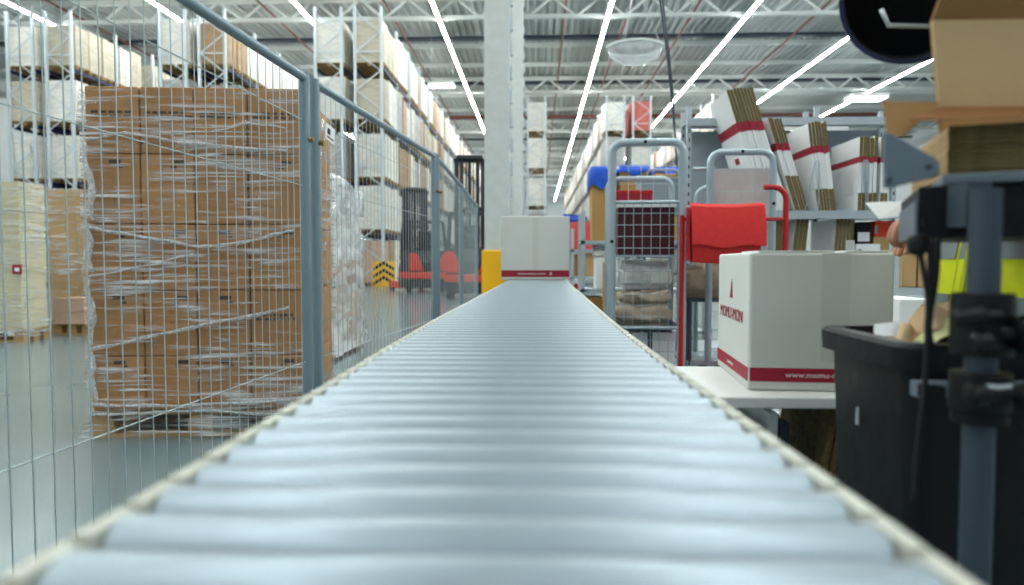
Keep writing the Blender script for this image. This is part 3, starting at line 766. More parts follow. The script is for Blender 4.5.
o = MB().box(-.14, .14, -.11, .11, 0, .10).build('red_box', M_RED, None, bevel=.008); o.location = in_cage(cw_ * .34, .30, 1.016); o.location.z = 1.016 + .0
MB().box(-.144, .144, -.114, .114, .07, .106).build('lid', M_REDTUBE, o, bevel=.006)
o.location.z = 1.40; tag(o, 'flat red box lying on top of the maroon crate', 'box')
bx = MB().box(-.2, .24, -.16, .18, 0, .008).build('lid_board', M_PAPER); bx.location = in_cage(cw_ * .40, .32, 1.3895); tag(bx, 'thin white board over the maroon crate', 'board')
# soft wrapped parcels
def parcel(name, label, wx, wy, h, m, loc, rotz=0, seed=0, film=True, group=None):
    rnd = random.Random(seed); rings = []; n = 36; ph = [rnd.uniform(0, 6) for _ in range(6)]
    for k in range(13):
        u = k / 12; pr_ = (1 - abs(2 * u - 1) ** 4.5) ** .35 if 0 < k < 12 else .86
        if k in (0, 12): pr_ = .90
        ring = []
        for j in range(n):
            a = 2 * math.pi * j / n; ca, sa = math.cos(a), math.sin(a)
            q = (abs(ca) ** 5 + abs(sa) ** 5) ** (-1 / 5)
            wv = 1 + .025 * math.sin(3 * a + ph[0] + 5 * u) + .02 * math.sin(8 * a + ph[1] + 9 * u)
            zz_ = h * u * (1 - (.13 * (1 + math.sin(a + ph[2])) if u > .4 else 0)) + (.012 * math.sin(5 * a + ph[3]) if u > .3 else 0)
            ring.append((wx / 2 * ca * q * pr_ * wv, wy / 2 * sa * q * pr_ * wv, max(0, zz_)))
        rings.append(ring)
    t = MB().loft(rings).build(name, m, None, smooth='all'); t.location = loc; t.rotation_euler = (0, 0, rotz)
    return tag(t, label, 'parcel', group)
M_PLASTICWHITE = mat('cloudy_plastic', 'd4d2cc', .3, 0, .15, 8, .8, 12)
parcel('wrapped_parcel', 'brown wrapped parcel, lower of two in the tall wire cage', cw_ - .09, .52, .16, M_BROWNPAPER, in_cage(cw_ / 2, .32, .463), R(-3), 2)
parcel('wrapped_parcel', 'second brown wrapped parcel lying on the lower one in the cage', cw_ - .11, .50, .13, M_BROWNPAPER, in_cage(cw_ / 2 + .01, .32, .615), R(-2), 5)
parcel('plastic_bag', 'cloudy white plastic bag bunched over the brown parcels in the cage', cw_ - .13, .46, .23, M_PLASTICWHITE, in_cage(cw_ / 2 + .02, .32, .735), R(-4), 9)
o = MB().box(-.22, .22, -.2, .2, 0, .24).build('white_carton', M_WHITE2, None, bevel=.006); o.location = in_cage(cw_ / 2, .30, .166); tag(o, 'low white carton on the base of the tall wire cage', 'box')
for x in (-.12, .03): MB().box(x - .018, x + .018, -.204, -.2, .0, .24).build('strap', M_POST, o)

# second cage behind the red bag
D2 = 5.45; xa2, xb2 = X(709, D2), X(771, D2); w2 = xb2 - xa2; zt2 = Z(153, D2)
cg2 = thing('wire_cage', 'second wire cage trolley standing behind the red bag', 'roll cage', (xa2, D2, 0), R(-2), 'wire cage trolleys')
dp2 = .52; xo = X(690, D2) - xa2
MB().tube(arch(0, w2, .13, zt2, .09), .027, 12).build('front_frame', M_CAGE, cg2, smooth=True)
MB().tube(arch(0, w2, .13, zt2 - .22, .09, y=dp2), .022, 10).build('rear_frame', M_CAGE, cg2, smooth=True)
g = MB(); grid(g, .02, w2 - .02, 1.0, zt2 - .14, 4, 4, .01); g.build('front_mesh', M_GALV, cg2)
g = MB(); grid(g, .02, w2 - .02, .18, .64, 6, 6, .01); g.build('lower_mesh', M_CAGE, cg2)
MB().tube([(xo, 0, .13), (xo, 0, .64)], .022, 10).build('outer_post', M_POST, cg2, smooth=True)
MB().tube([(xo + .14, 0, .13), (xo + .14, 0, .64)], .016, 10).build('outer_post', M_POST, cg2, smooth=True)
MB().box(xo - .02, w2 + .02, -.02, dp2 + .02, .13, .165).build('base', M_CAGE, cg2)
MB().box(xo - .02, w2, .0, dp2, .63, .655).build('shelf', M_POST, cg2)
MB().tube([(-.13, .02, Z(169, D2)), (0, .02, Z(169, D2))], .015, 8).build('side_stub', M_CAGE, cg2)
for (x, z) in ((w2 * .5, zt2), (0, 1.36), (w2, 1.40)): MB().tube([(x, -.030, z), (x, -.024, z)], .013, 10).build('bolt', M_BLACK, cg2)
casters(cg2, w2, dp2)
parcel('wrapped_parcel', 'crumpled brown parcel on the second cage below the red bag', .56, .40, .30, M_BROWNPAPER, (xa2 + .10, D2 + .26, .657), 0, 11)
o = MB().box(-.24, .24, -.006, .006, 0, .36).build('printed_sheet', mat('pinkish_sheet', 'd3c8c6', .6)); o.location = (xa2 + w2 / 2, D2 + .06, Z(212, D2)); tag(o, 'pale pinkish sheet hung inside the second wire cage', 'sheet')
o.location.z = Z(214, D2)
hk = MB()
for x in (-.2, .2): hk.tube([(x, -.01, .34), (x, -.045, .37)], .004, 5)
hk.build('hook', M_GALV, o)

# red trolley frame and red bag
D3 = 5.02; xl, xr = X(683.5, D3), X(788, D3)
tr = thing('red_trolley', 'red tube trolley frame between the cages and the white carton', 'trolley', (0, D3, 0))
MB().tube([(xl, .06, .12), (xl, .06, Z(215, D3))], .018, 10).build('left_post', M_REDTUBE, tr, smooth=True)
zt3 = Z(187, D3); pts = [(xr, .06, .12), (xr, .06, zt3 - .09)] + [(xr - .09 + .09 * math.cos(a), .06, zt3 - .09 + .09 * math.sin(a)) for a in (.3, .6, .9, 1.2, 1.57)] + [(xr - .16, .06, zt3)]
MB().tube(pts, .021, 10).build('right_handle', M_REDTUBE, tr, smooth=True)
MB().tube([(xl, .06, Z(219, D3)), (xr, .06, Z(219, D3))], .014, 8).build('cross_bar', M_REDTUBE, tr, smooth=True)
MB().box(xl - .03, xr + .03, -.02, .36, .09, .12).build('deck', M_REDTUBE, tr)
for x in (xl, xr):
    for y in (.02, .32): MB().tube([(x - .015, y, .046), (x + .015, y, .046)], .045, 12).build('caster', M_RUBBER, tr, smooth=True)
# bag: body, front flap, back
xb0, xb1 = X(689, 5.015), X(762, 5.015); zb0, zb1 = Z(262, 5.015), Z(205, 5.015); bw = xb1 - xb0
bag = thing('red_bag', 'red felt bag with folded flap hanging on the red trolley', 'bag', (xb0, 5.015, zb0))
bh_ = zb1 - zb0
prof = [(-.055, 0), (-.075, .03), (-.07, bh_ * .6), (-.03, bh_ - .03), (.0, bh_ - .01), (.05, bh_ - .015), (.055, .02), (.03, 0)]
sag = lambda x: -.012 * math.sin(x / bw * math.pi)
rings = []
for i in range(13):
    x = bw * i / 12 * .93 + .01; rings.append([(x, y * (1 - .25 * abs(2 * i / 12 - 1) ** 3), z + sag(x) * (1 if z < .1 else .3)) for y, z in prof])
MB().loft(rings).build('body', M_REDFELT, bag, smooth=True)
fp = [(.052, bh_ + .004), (.0, bh_ + .008), (-.04, bh_ - .018), (-.082, bh_ * .62), (-.090, bh_ * .30), (-.096, bh_ * .295), (-.089, bh_ * .62), (-.046, bh_ - .010), (-.0, bh_ + .015), (.054, bh_ + .010)]
rings = []
for i in range(13):
    x = bw * i / 12; rings.append([(x, y, z + sag(x) + .01 * math.sin(i * .9) * (1 if z < bh_ * .5 else 0)) for y, z in fp])
MB().loft(rings).build('flap', M_REDFELT, bag, smooth=True)
MB().loft([[(x, y, z) for y, z in ((-.07, .015), (.03, .01), (.03, bh_ - .02), (-.04, bh_ - .02))] for x in (-.018, -.006)]).build('side_gusset', M_REDTUBE, bag)

# ================================================================= CARTON SHELF
D = 6.3; sx0, sx1 = X(693, D), X(912, D); SDEP = .62
zs = [.16, .76, Z(214, D), Z(113, D)]
sh = thing('carton_shelf', 'grey metal shelving unit full of flattened white cartons', 'shelf', (sx0, D, 0)); sw = sx1 - sx0
for i, z in enumerate(zs):
    ya = .30 if i == 3 else -.27
    f = MB().box(0, sw, ya, SDEP, z - .03, z).build('shelf_board', M_SHELF, sh)
    MB().box(0, sw, ya - .02, ya, z - .065, z + .005).build('shelf_edge', M_SHELF, f)
for x in (.02, sw * .62, sw - .02):
    for y in (.33, SDEP - .03):
        u = MB().box(x - .022, x + .022, y - .022, y + .022, 0, zs[3] + .12).build('upright', M_GALV, sh)
        hb = MB()
        for k in range(24): hb.box(x - .006, x + .006, y - .0235, y - .021, .3 + k * .085, .335 + k * .085)
        hb.build('slots', M_BLACK, u)['kind'] = 'stuff'
MB().box(sw * .22, sw * .76, -.035 + .30, -.015 + .30, zs[3] - .12, zs[3] - .085).build('label_rail', M_WHITE2, sh)
MB().box(.0, sw, SDEP - .01, SDEP, zs[2], zs[3] - .06).build('back_panel', mat('shelf_back', 'a9b4bd', .5, 0, .04, 3), sh)
for x in (.07, sw * .28): MB().tube([(x, SDEP - .02, zs[3] - .17), (x, SDEP - .012, zs[3] - .17)], .03, 12).build('plug', M_NAVY, sh)
for (px, tilt) in ((801, -.07), (846, .06), (848, .06)):
    x = X(px, D) - sx0
    MB().tube([(x + tilt, -.25, zs[2]), (x + .008, -.25, zs[2] + .42), (x + .03, -.25, zs[2] + .44), (x + .045, -.25, zs[2] + .42), (x + .045, -.25, zs[2])], .006, 6).build('divider_loop', M_GALV, sh, smooth='all')
def flat_carton(label, ln, h, th, loc, lean, band, top_f=.27, bot_f=.25, group=None):
    t = thing('flat_carton', label, 'carton', loc, 0, group); t.rotation_euler = (0, lean, 0)
    W_, E_ = 0, 1
    zb, z1 = h * bot_f, h * (1 - top_f)
    mi = [1, 1, 1, 1, 0, 0]
    if bot_f: MB().box(0, th * .92, 0, ln, 0, zb - .003, mi).build('bottom_flap', [M_WHITE2, M_CORR], t)
    MB().box(0, th * .86, .004, ln, zb, z1).build('panel', M_WHITE2, t)
    MB().box(0, th * .92, 0, ln, z1 + .003, h, mi).build('top_flap', [M_WHITE2, M_CORR], t)
    MB().box(-.0012, th * .9, .001, ln + .001, z1 - band, z1).build('red_stripe', M_RED, t)
    if h > .8: MB().box(-.0012, 0, .22, .34, h * .42, h * .47).build('logo', M_RED, t)
    return t
bun = [  # px bottom-left, top px left, top py, n, thickness px, length, name, bottom flap
    (763, 724, 90, 8, 26, .58, 'tallest leaning bundle', 0.0, 'A'),
    (795, 766, 120, 5, 13, .5, 'thin bundle leaning beside the tallest', .38, 'B'),
    (818, 806, 123, 6, 18, .55, 'third bundle, leaning slightly', .25, 'C'),
    (857, 858, 137, 5, 18, .58, 'upright bundle by the wire divider', .25, 'D'),
    (880, 880, 138, 2, 7, .58, 'end pair at right', .25, 'E')]
DB = D; D = D - .25
for (pb, pt_, py, n, tp, ln, nm, bf, _) in bun:
    x0b = X(pb, D); x0t = X(pt_, D); zt_ = Z(py, D); hh = math.hypot(zt_ - zs[2], x0t - x0b)
    lean = math.atan2(x0t - x0b, zt_ - zs[2]); th = tp / F_PX * D / n * math.cos(lean)
    for i in range(n):
        dz = abs(math.sin(lean)) * (i + 1) * th
        off = i * th
        px_ = x0b + i * th / math.cos(lean)
        flat_carton('%s flattened white carton from left in the %s' % (ORD[i], nm), ln, hh - random.uniform(0, .02), th, (px_, D + .012 + random.uniform(0, .012), zs[2] + .002 + (abs(math.sin(lean)) * th if lean < 0 else 0)), lean, hh * .075, .27, bf, 'flattened cartons on the upper shelf')
for (pb, n, tp, nm, lean) in ((790, 3, 13, 'left lower bundle', .10), (833, 5, 18, 'right lower bundle', .06), (775, 1, 8, 'lower left spot', .0)):
    th = tp / F_PX * D / n
    for i in range(n):
        flat_carton('%s flattened carton from left in the %s under the shelf' % (ORD[i], nm), .5, .56, th, (X(pb, D) + i * th, D + .02 + random.uniform(0, .01), zs[1] + .002), lean, .03, .5, .2, 'flattened cartons on the lower shelf')
D = DB
# small things at the right end of the shelf
D = D - .22
def small_box(name, label, cat, px0, px1, py0, py1, D_, dp_, m, z=None, rz=0):
    x0, x1 = X(px0, D_), X(px1, D_); z1 = Z(py0, D_, (px0 + px1) / 2); z0 = Z(py1, D_, (px0 + px1) / 2) if z is None else z
    o = MB().box(-(x1 - x0) / 2, (x1 - x0) / 2, 0, dp_, 0, z1 - z0).build(name, m, None, bevel=.004, seg=1)
    o.location = ((x0 + x1) / 2, D_, z0); o.rotation_euler = (0, 0, rz); return tag(o, label, cat), x1 - x0, z1 - z0
o, a, h = small_box('black_device', 'small black device with white label beneath the carton shelf', 'device', 856, 870, 222, 250, D + .05, .3, M_BLACK, z=zs[1] + .001)
MB().box(-a / 2 + .01, a / 2 - .01, -.003, 0, h - .17, h - .09).build('label_strip', M_PAPER, o)
o, a, h = small_box('white_device', 'white box with a round black button beside the black device', 'device', 856, 880, 244, 262, D - .0, .04, M_PAPER, z=zs[1] + .001)
MB().tube([(-a * .36, -.004, h - .07), (-a * .36, 0, h - .07)], .025, 12).build('button', M_BLACK, o)
o, a, h = small_box('kraft_box', 'brown carton beneath the orange box at the shelf end', 'box', 873, 897, 237, 290, D + .06, .4, M_KRAFT_N, z=zs[1] + .001)
o2, a, h = small_box('orange_box', 'bright orange-red box under the sheet of paper', 'box', 874, 897, 221, 236.5, D + .06, .3, M_ORLAB, z=o.location.z + h + .001)
MB().box(-a / 2, -a / 2 + .022, -.003, 0, .03, .10).build('label', M_GREYBOX, o2)

D = DB
# ================================================================= FAR PACK STATIONS
def station(label, D_, x0, x1, levels, dp_, group='pack station shelves'):
    t = thing('pack_shelf', label, 'shelf', (x0, D_, 0), 0, group); w_ = x1 - x0
    for z in levels: MB().box(0, w_, 0, dp_, z - .04, z).build('shelf_board', M_SHELF, t)
    for x in (.025, w_ - .025):
        for y in (.025, dp_ - .025): MB().box(x - .025, x + .025, y - .025, y + .025, 0, levels[-1] + .35).build('upright', M_GALV, t)
    return t
D = 8.2; xs = X(581, D)
station('grey pack shelf behind the tall wire cage', D, xs, xs + 1.5, (.12, .62, 1.2), .6)
def liner_bin(label, D_, px0, px1, pyt, pym, pyb, z0):
    x0, x1 = X(px0, D_), X(px1, D_); zt_, zm = Z(pyt, D_), Z(pym, D_)
    t = thing('lined_bin', label, 'bin', ((x0 + x1) / 2, D_ + .22, z0), 0, 'blue-lined cardboard bins'); w_ = x1 - x0
    def sq(w, z, k=1): return [(-w / 2, -.2 * k, z), (w / 2, -.2 * k, z), (w / 2, .2 * k, z), (-w / 2, .2 * k, z)]
    MB().loft([sq(w_ * .74, 0, .8), sq(w_ * .94, zt_ - z0 - .02)]).build('carton_body', mat('kraft_bin', 'b98f52', .7, 0, .05, 4), t)
    rnd = random.Random(px0); rings = []
    for k, (zz_, q) in enumerate(((zm - z0, 1.10), (zm - z0 + .04, 1.12), (zt_ - z0 - .04, 1.08), (zt_ - z0 + .01, 1.02), (zt_ - z0 + .012, .8))):
        ring = []
        for j in range(32):
            a = 2 * math.pi * j / 32; ca, sa = math.cos(a), math.sin(a); f = (abs(ca) ** 6 + abs(sa) ** 6) ** (-1 / 6)
            ring.append((w_ / 2 * q * ca * f * (1 + .02 * math.sin(9 * a + k)), .21 * q * sa * f, zz_ + (.03 * math.sin(5 * a) if k == 0 else 0)))
        rings.append(ring)
    MB().loft(rings, cap=False).build('blue_liner', M_BLUEBAG, t, smooth='all')
liner_bin('cardboard bin with blue liner standing left of the tall wire cage', D, 590, 613, 167, 187, 240, 1.202)
liner_bin('cardboard bin with blue liner seen through the tall wire cage', D, 618, 650, 166, 174, 240, 1.202)
liner_bin('cardboard bin with blue liner at the cage right post', D, 655, 682, 168, 174, 240, 1.202)
small_box('white_tote', 'white tote on the pack shelf left of the tall cage', 'tote', 596, 612, 258, 291, D + .02, .35, M_WHITE2, z=.621)
parcel('wrapped_parcel', 'pale wrapped parcel on the white tote left of the cage', .24, .34, .12, M_PLASTICWHITE, (X(604, D), D + .2, Z(258, D) + .002), 0, 21)
o, a, h = small_box('kraft_board', 'upright brown cardboard board leaning left of the tall cage', 'board', 603, 611, 262, 318, D - .1, .03, M_KRAFT_N, z=.002)
small_box('kraft_box', 'brown carton low beside the conveyor, left of the cage', 'box', 588, 603, 297, 330, D + .03, .4, M_KRAFT_D, z=.121)
D = 7.2
for i, (p0, p1, y0, y1, m, l) in enumerate(((641, 690, 178, 212, M_GREYBOX, 'grey tote with tan contents behind the tall cage'),)):
    x0, x1 = X(p0, D), X(p1, D)
    st = thing('tote_stand', 'plain grey stand carrying the grey tote behind the cage', 'stand', (x0, D, 0))
    for x in (.03, x1 - x0 - .03):
        for y in (.03, .4): MB().box(x - .02, x + .02, y - .02, y + .02, 0, Z(y1, D) - .02).build('leg', M_POST, st)
    MB().box(0, x1 - x0, 0, .43, Z(y1, D) - .02, Z(y1, D)).build('top', M_SHELF, st)
    ct = crate('grey_tote', l, x1 - x0, .4, Z(y0, D) - Z(y1, D), M_GREYBOX, M_SHELF, ((x0 + x1) / 2, D + .215, Z(y1, D) + .001), 0, 'tote')
    MB().box(-.12, .12, -.15, .15, .02, Z(y0, D) - Z(y1, D) + .05).build('contents', M_KRAFT_N, ct, bevel=.02)
    MB().tube(arch(-.17, .17, Z(y0, D) - Z(y1, D), Z(y0, D) - Z(y1, D) + .11, .06), .012, 8).build('handle', M_GREYBOX, ct, smooth=True)
D = 11.5; xs = X(571, D)
station('farther grey pack shelf right of the end carton', D, xs, xs + .9, (.12, .7, 1.15), .6)
for i, (p0, p1, y0, z0, m, nm, l) in enumerate(((571, 592, 222, 1.152, mat('pink_red_parcel', 'd5544f', .5, 0, .1, 5), 'red_parcel', 'pinkish red parcel on the farther pack shelf'),
        (573, 581, 254, .702, M_KRAFT_D, 'kraft_box', 'small dark brown box on the farther pack shelf'),
        (583, 594, 253, .702, M_KRAFT_N, 'kraft_box', 'small tan box on the farther pack shelf'),
        (572, 580, 284, .122, M_REDTUBE, 'red_crate', 'small red crate at the foot of the farther shelf'),
        (582, 595, 283, .122, M_GREYBOX, 'grey_crate', 'small grey crate at the foot of the farther shelf'))):
    small_box(nm, l, 'box', p0, p1, y0, 0, D + .08, .35, m, z=z0)
parcel('blue_bag', 'blue and white plastic bag heaped on the red parcel', .42, .34, .15, M_BLUEBAG, (X(575, D), D + .28, Z(222, D) + .004), 0, 31)
parcel('white_bag', 'crumpled white plastic bag beside the blue bag', .26, .22, .12, M_PLASTICWHITE, (X(591, D) + .1, D + .15, Z(222, D) + .002), 0, 33)

# ================================================================= BLACK BIN
bx0, by0, by1 = .515, .955, 1.225
bz_ = CAM_Z - .115
bin_ = thing('black_bin', 'large black plastic bin full of paper scraps, right of the conveyor', 'bin', (bx0, by0, 0)); bw_, bd_ = .52, by1 - by0
def rr_(x0, x1, y0, y1, z, r=.03, n=5):
    pts = []
    for cx_, cy_, a0 in ((x1 - r, y1 - r, 0), (x0 + r, y1 - r, 90), (x0 + r, y0 + r, 180), (x1 - r, y0 + r, 270)):
        for i in range(n + 1): a = R(a0 + 90 * i / n); pts.append((cx_ + r * math.cos(a), cy_ + r * math.sin(a), z))
    return pts
b = MB()
rg = [rr_(.03, bw_ - .03, .025, bd_ - .025, .06), rr_(.0, bw_, 0, bd_, bz_ - .03), rr_(.0, bw_, 0, bd_, bz_), rr_(.012, bw_ - .012, .012, bd_ - .012, bz_), rr_(.04, bw_ - .04, .036, bd_ - .036, .09)]
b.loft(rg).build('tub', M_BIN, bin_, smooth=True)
b = MB(); b.loft([rr_(-.016, bw_ + .016, -.016, bd_ + .016, bz_ - .035, .04), rr_(-.018, bw_ + .018, -.018, bd_ + .018, bz_ - .004, .042), rr_(-.012, bw_ + .012, -.012, bd_ + .012, bz_ + .002, .04), rr_(.010, bw_ - .010, .010, bd_ - .010, bz_ + .002, .03), rr_(.010, bw_ - .010, .010, bd_ - .010, bz_ - .035, .03)], cap=False)
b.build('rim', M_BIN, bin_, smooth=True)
MB().prism([(-.0025, .145, .69), (-.0025, .154, .688), (-.0025, .153, .715), (-.0025, .147, .718)], (.002, 0, 0)).build('scuff_mark', M_GREYBOX, bin_)
for x in (.06, bw_ - .06):
    for y in (.06, bd_ - .06): MB().tube([(x - .015, y, .03), (x + .015, y, .03)], .03, 12).build('caster', M_RUBBER, bin_, smooth=True)
# filler so the scraps lie on something, then the scraps
o = MB().box(bx0 + .05, bx0 + bw_ - .05, by0 + .045, by1 - .045, .10, bz_ - .06).build('waste_paper', M_KRAFT_D, None); tag(o, 'mass of waste paper filling the black bin', 'waste', kind='stuff')
def scrap(label, px, py, D_, w_, h_, m, rx, ry, rz, curl=.02):
    rings = []
    for i in range(7):
        u = i / 6 - .5; rings.append([(w_ * u, v * .5, curl * math.cos(u * 5) + .012 * math.sin(v * 20 + u * 3)) for v in (-h_, -h_ * .3, h_ * .3, h_)] )
    vs_ = [p for r_ in rings for p in r_]; q = MB(); t_ = .0015
    q.add(vs_ + [(x, y, z + t_) for x, y, z in vs_], [(i * 4 + j, i * 4 + j + 1, i * 4 + j + 5, i * 4 + j + 4) for i in range(6) for j in range(3)] + [(28 + i * 4 + j, 28 + i * 4 + j + 4, 28 + i * 4 + j + 5, 28 + i * 4 + j + 1) for i in range(6) for j in range(3)])
    o = q.build('paper_scrap', m, None, smooth='all'); o.location = P(px, py, D_); o.rotation_euler = (R(rx), R(ry), R(rz))
    return tag(o, label, 'paper', 'paper scraps in the black bin')
M_TAN = mat('tan_paper', 'd8b98e', .75, 0, .05, 6); M_LEMON = mat('lemon_paper', 'd6d79a', .75)
scrap('tan paper scrap sticking up in the bin by the post', 957, 318, 1.08, .06, .045, M_TAN, 60, 10, 10)
scrap('tan paper scrap in the middle of the bin', 930, 325, 1.07, .07, .04, M_TAN, 45, -15, -20)
scrap('pale yellow paper lying flat in the bin', 945, 338, 1.05, .09, .03, M_LEMON, 15, 5, 0)
scrap('small white crumpled scrap at the bin left corner', 890, 331, 1.09, .022, .026, M_PAPER, 60, 40, 30, .01)
scrap('small tan scrap at the bin left corner', 900, 336, 1.08, .035, .03, M_TAN, 40, 20, -30, .01)
scrap('wide white sheet lying in the bin behind the post', 1005, 333, 1.09, .12, .08, M_PAPER, 20, -5, 5)

# ================================================================= ADJUSTABLE DESK
DD = .87
desk = thing('packing_desk', 'height adjustable packing desk on a grey post at the right', 'desk', (0, 0, 0))
px_, py_ = X(984, .80), .80
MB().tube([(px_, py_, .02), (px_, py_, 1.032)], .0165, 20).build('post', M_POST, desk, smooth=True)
MB().box(px_ - .06, px_ + .3, py_ - .05, py_ + .05, 0, .02).build('foot', M_NAVY, desk)
zd = Z(176, DD, 980)
def turned(name, px, w_, y0, y1, z0, z1, m, ang, par, mi=0, bv=.002):
    o = MB().box(0, w_, y0, y1, z0, z1, mi).build(name, m, par, bevel=bv); o.location = (X(px, DD), DD, 0); o.rotation_euler = (0, 0, R(ang)); return o
turned('desk_plate', 938, .62, -.02, .26, zd - .012, zd, M_DESK, -24, desk)
turned('under_box', 917, .62, 0, .24, Z(238, DD, 950), zd - .013, M_NAVY, -23, desk)
turned('end_plate', 917, .004, 0, .225, Z(238, DD, 950), zd - .03, M_DESK, -23, desk).location.x -= .0045
poly = [(885, 133), (889, 132), (935, 157), (940, 163), (940, 175), (936, 177), (890, 188), (886, 187)]
pp = [P(x, y, DD - .05) for x, y in poly]
MB().prism(pp, (0, .008, 0)).build('side_bracket', M_DESK, desk, bevel=.0015)
for (x, y) in ((888.5, 180), (928.5, 167)):
    q = P(x, y, DD - .05); MB().tube([(q.x, q.y - .003, q.z), (q.x, q.y, q.z)], .0035, 10).build('screw', M_POST, desk)
q = P(925, 222, DD - .02); MB().tube([(q.x, q.y - .002, q.z), (q.x, q.y + .001, q.z)], .004, 10).build('screw', M_BLACK, desk)
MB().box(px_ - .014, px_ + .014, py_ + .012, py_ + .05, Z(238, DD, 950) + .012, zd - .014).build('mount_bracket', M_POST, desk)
# clamps with knobs
def clamp(z, side, kn, name='clamp'):
    c_ = MB().lathe([(.021, 0), (.031, 0), (.032, .01), (.032, .034), (.031, .044), (.021, .044)], 20, c=(px_, py_, z)).build(name, M_BLACK, desk, smooth=True)
    for (dx, dz, r, l) in kn:
        MB().tube([(px_, py_ - .028, z + .02 + dz), (px_ + dx, py_ - .035, z + .02 + dz)], .008, 10).build('stem', M_BLACK, c_, smooth=True)
        MB().lathe([(r * .6, -l / 2), (r, -l / 2 + .004), (r, l / 2 - .004), (r * .6, l / 2)], 16, c=(0, 0, 0)).build('knob', M_BLACK, c_, smooth=True).matrix_local = Matrix.Translation((px_ + dx, py_ - .036, z + .02 + dz)) @ Matrix.Rotation(R(80), 4, 'Y')
clamp(Z(326, DD, 984), 1, ((-.036, .0, .010, .035),))
clamp(Z(347, DD, 984), 1, ((.022, .008, .020, .022), (-.022, -.002, .012, .02)))
clamp(Z(398, DD, 984), 1, ((-.026, .004, .014, .022), (.024, .004, .013, .022)))
o = MB().lathe([(.021, 0), (.029, 0), (.029, .012), (.021, .012)], 20, c=(px_, py_, Z(409, DD, 984))).build('collar', M_BLACK, desk, smooth=True)
MB().tube([(px_ - .024, py_ - .03, Z(373, DD, 984)), (px_ + .024, py_ - .03, Z(373, DD, 984))], .004, 8).build('clamp_bolt', M_GALV, desk, smooth=True)
MB().box(X(917, DD + .045), X(917, DD + .045) + .5, DD + .035, DD + .055, Z(397, DD + .045, 950), Z(381, DD + .045, 950)).build('cross_rail', M_DESK, desk, bevel=.002)
MB().box(px_ - .012, px_ + .012, DD + .015, DD + .036, Z(395, DD + .045, 984), Z(383, DD + .045, 984)).build('rail_bracket', M_BLACK, desk)
# cables
def cable(pts, label, r=.0035):
    o = MB().tube(pts, r, 8).build('power_cable', M_RUBBER, None, smooth='all'); return tag(o, label, 'cable', 'black power cables at the desk')
def sm(pix, D_):
    q = [P(x, y, D_) for x, y in pix]; out = []
    for i in range(len(q) - 1):
        p0, p1, p2, p3 = q[max(i - 1, 0)], q[i], q[i + 1], q[min(i + 2, len(q) - 1)]
        for k in range(6):
            u = k / 6; out.append(.5 * ((2 * p1) + (p2 - p0) * u + (2 * p0 - 5 * p1 + 4 * p2 - p3) * u * u + (3 * p1 - p0 - 3 * p2 + p3) * u ** 3))
    return out + [q[-1]]
cable(sm([(918, 240), (922, 262), (928, 300), (927, 345), (924, 395), (918, 440), (914, 500)], DD - .03), 'black power cable hanging from the desk end plate to the floor side')
cable(sm([(931, 238), (931, 290), (928, 330), (932, 348)], DD - .025), 'black power cable hanging straight down beside the first', .0045)
cable(sm([(938, 238), (937, 275), (930, 320), (931, 342)], DD - .02), 'third black cable crossing to the front of the bin', .003)
q = P(918, 244, DD - .03)
tag(MB().lathe([(.004, -.014), (.011, -.010), (.013, 0), (.010, .010), (.006, .012)], 14, c=q).build('cable_plug', M_BLACK, None, smooth=True), 'black round plug under the desk end plate', 'plug')

# flattened carton stack on the desk: corrugated sheets lying flat
zc = zd + .001; xS0 = X(944, DD + .0); nsh = 10; zt_ = Z(125, DD, 980); th = (zt_ - zc) / nsh
sheet = MB().box(0, .5, 0, .24, .0005, th - .0005, [0, 0, 1, 1, 2, 2]).mesh('cardboard_sheet', [M_KRAFT_D, M_CORR, M_KRAFT_N])
for i in range(nsh):
    o = put('cardboard_sheet', sheet, None, (xS0 + random.uniform(-.001, .001) - .0, DD + .0 + random.uniform(0, .003), zc + i * th), (0, 0, R(-19)))
    o.location.x += .002
    tag(o, '%s flat cardboard sheet from below in the stack on the desk' % ORD[i], 'cardboard', 'flat cardboard sheets on the desk')
# open carton standing upside down on the stack, its flaps splayed
oc = thing('open_carton', 'large open brown carton with splayed flaps on the packing desk', 'box', (0, 0, 0))
cd0 = DD + .015
A = [P(934, 0, cd0), P(926, 20, cd0), P(941, 108, cd0)]
x_l = A[2].x; ztop = .95 + .46; zb = zt_ + .028
# front wall leaning slightly, left wall, back wall, right wall
fw = [Vector((X(926, cd0), cd0, Z(20, cd0, 930))), Vector((X(926, cd0) + .5, cd0, Z(20, cd0, 930))), Vector((x_l + .49, cd0 + .004, Z(110, cd0, 990))), Vector((x_l, cd0 + .004, Z(108, cd0, 945)))]
M_KRAFT_LIT = mat('kraft_lit', 'c9ab7c', .75, 0, .04, 3, .1, 40)  # lighter copy of the carton's kraft, light painted into the front wall
MB().prism(fw, (0, .005, 0)).build('front_wall', M_KRAFT_LIT, oc)
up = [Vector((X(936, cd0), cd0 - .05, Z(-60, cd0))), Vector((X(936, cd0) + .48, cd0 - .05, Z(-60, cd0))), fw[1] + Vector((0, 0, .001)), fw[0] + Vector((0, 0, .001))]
MB().prism(up, (0, .005, 0)).build('upper_flap', M_KRAFT_D, oc)  # same kraft in a darker copy, shade put into the colour
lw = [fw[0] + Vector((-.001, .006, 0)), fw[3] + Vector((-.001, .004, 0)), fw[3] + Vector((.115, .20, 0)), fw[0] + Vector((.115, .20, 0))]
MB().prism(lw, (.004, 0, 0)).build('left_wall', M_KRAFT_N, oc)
MB().box(x_l + .115, x_l + .49, cd0 + .20, cd0 + .205, zb, Z(-40, cd0)).build('back_wall', M_KRAFT_N, oc)
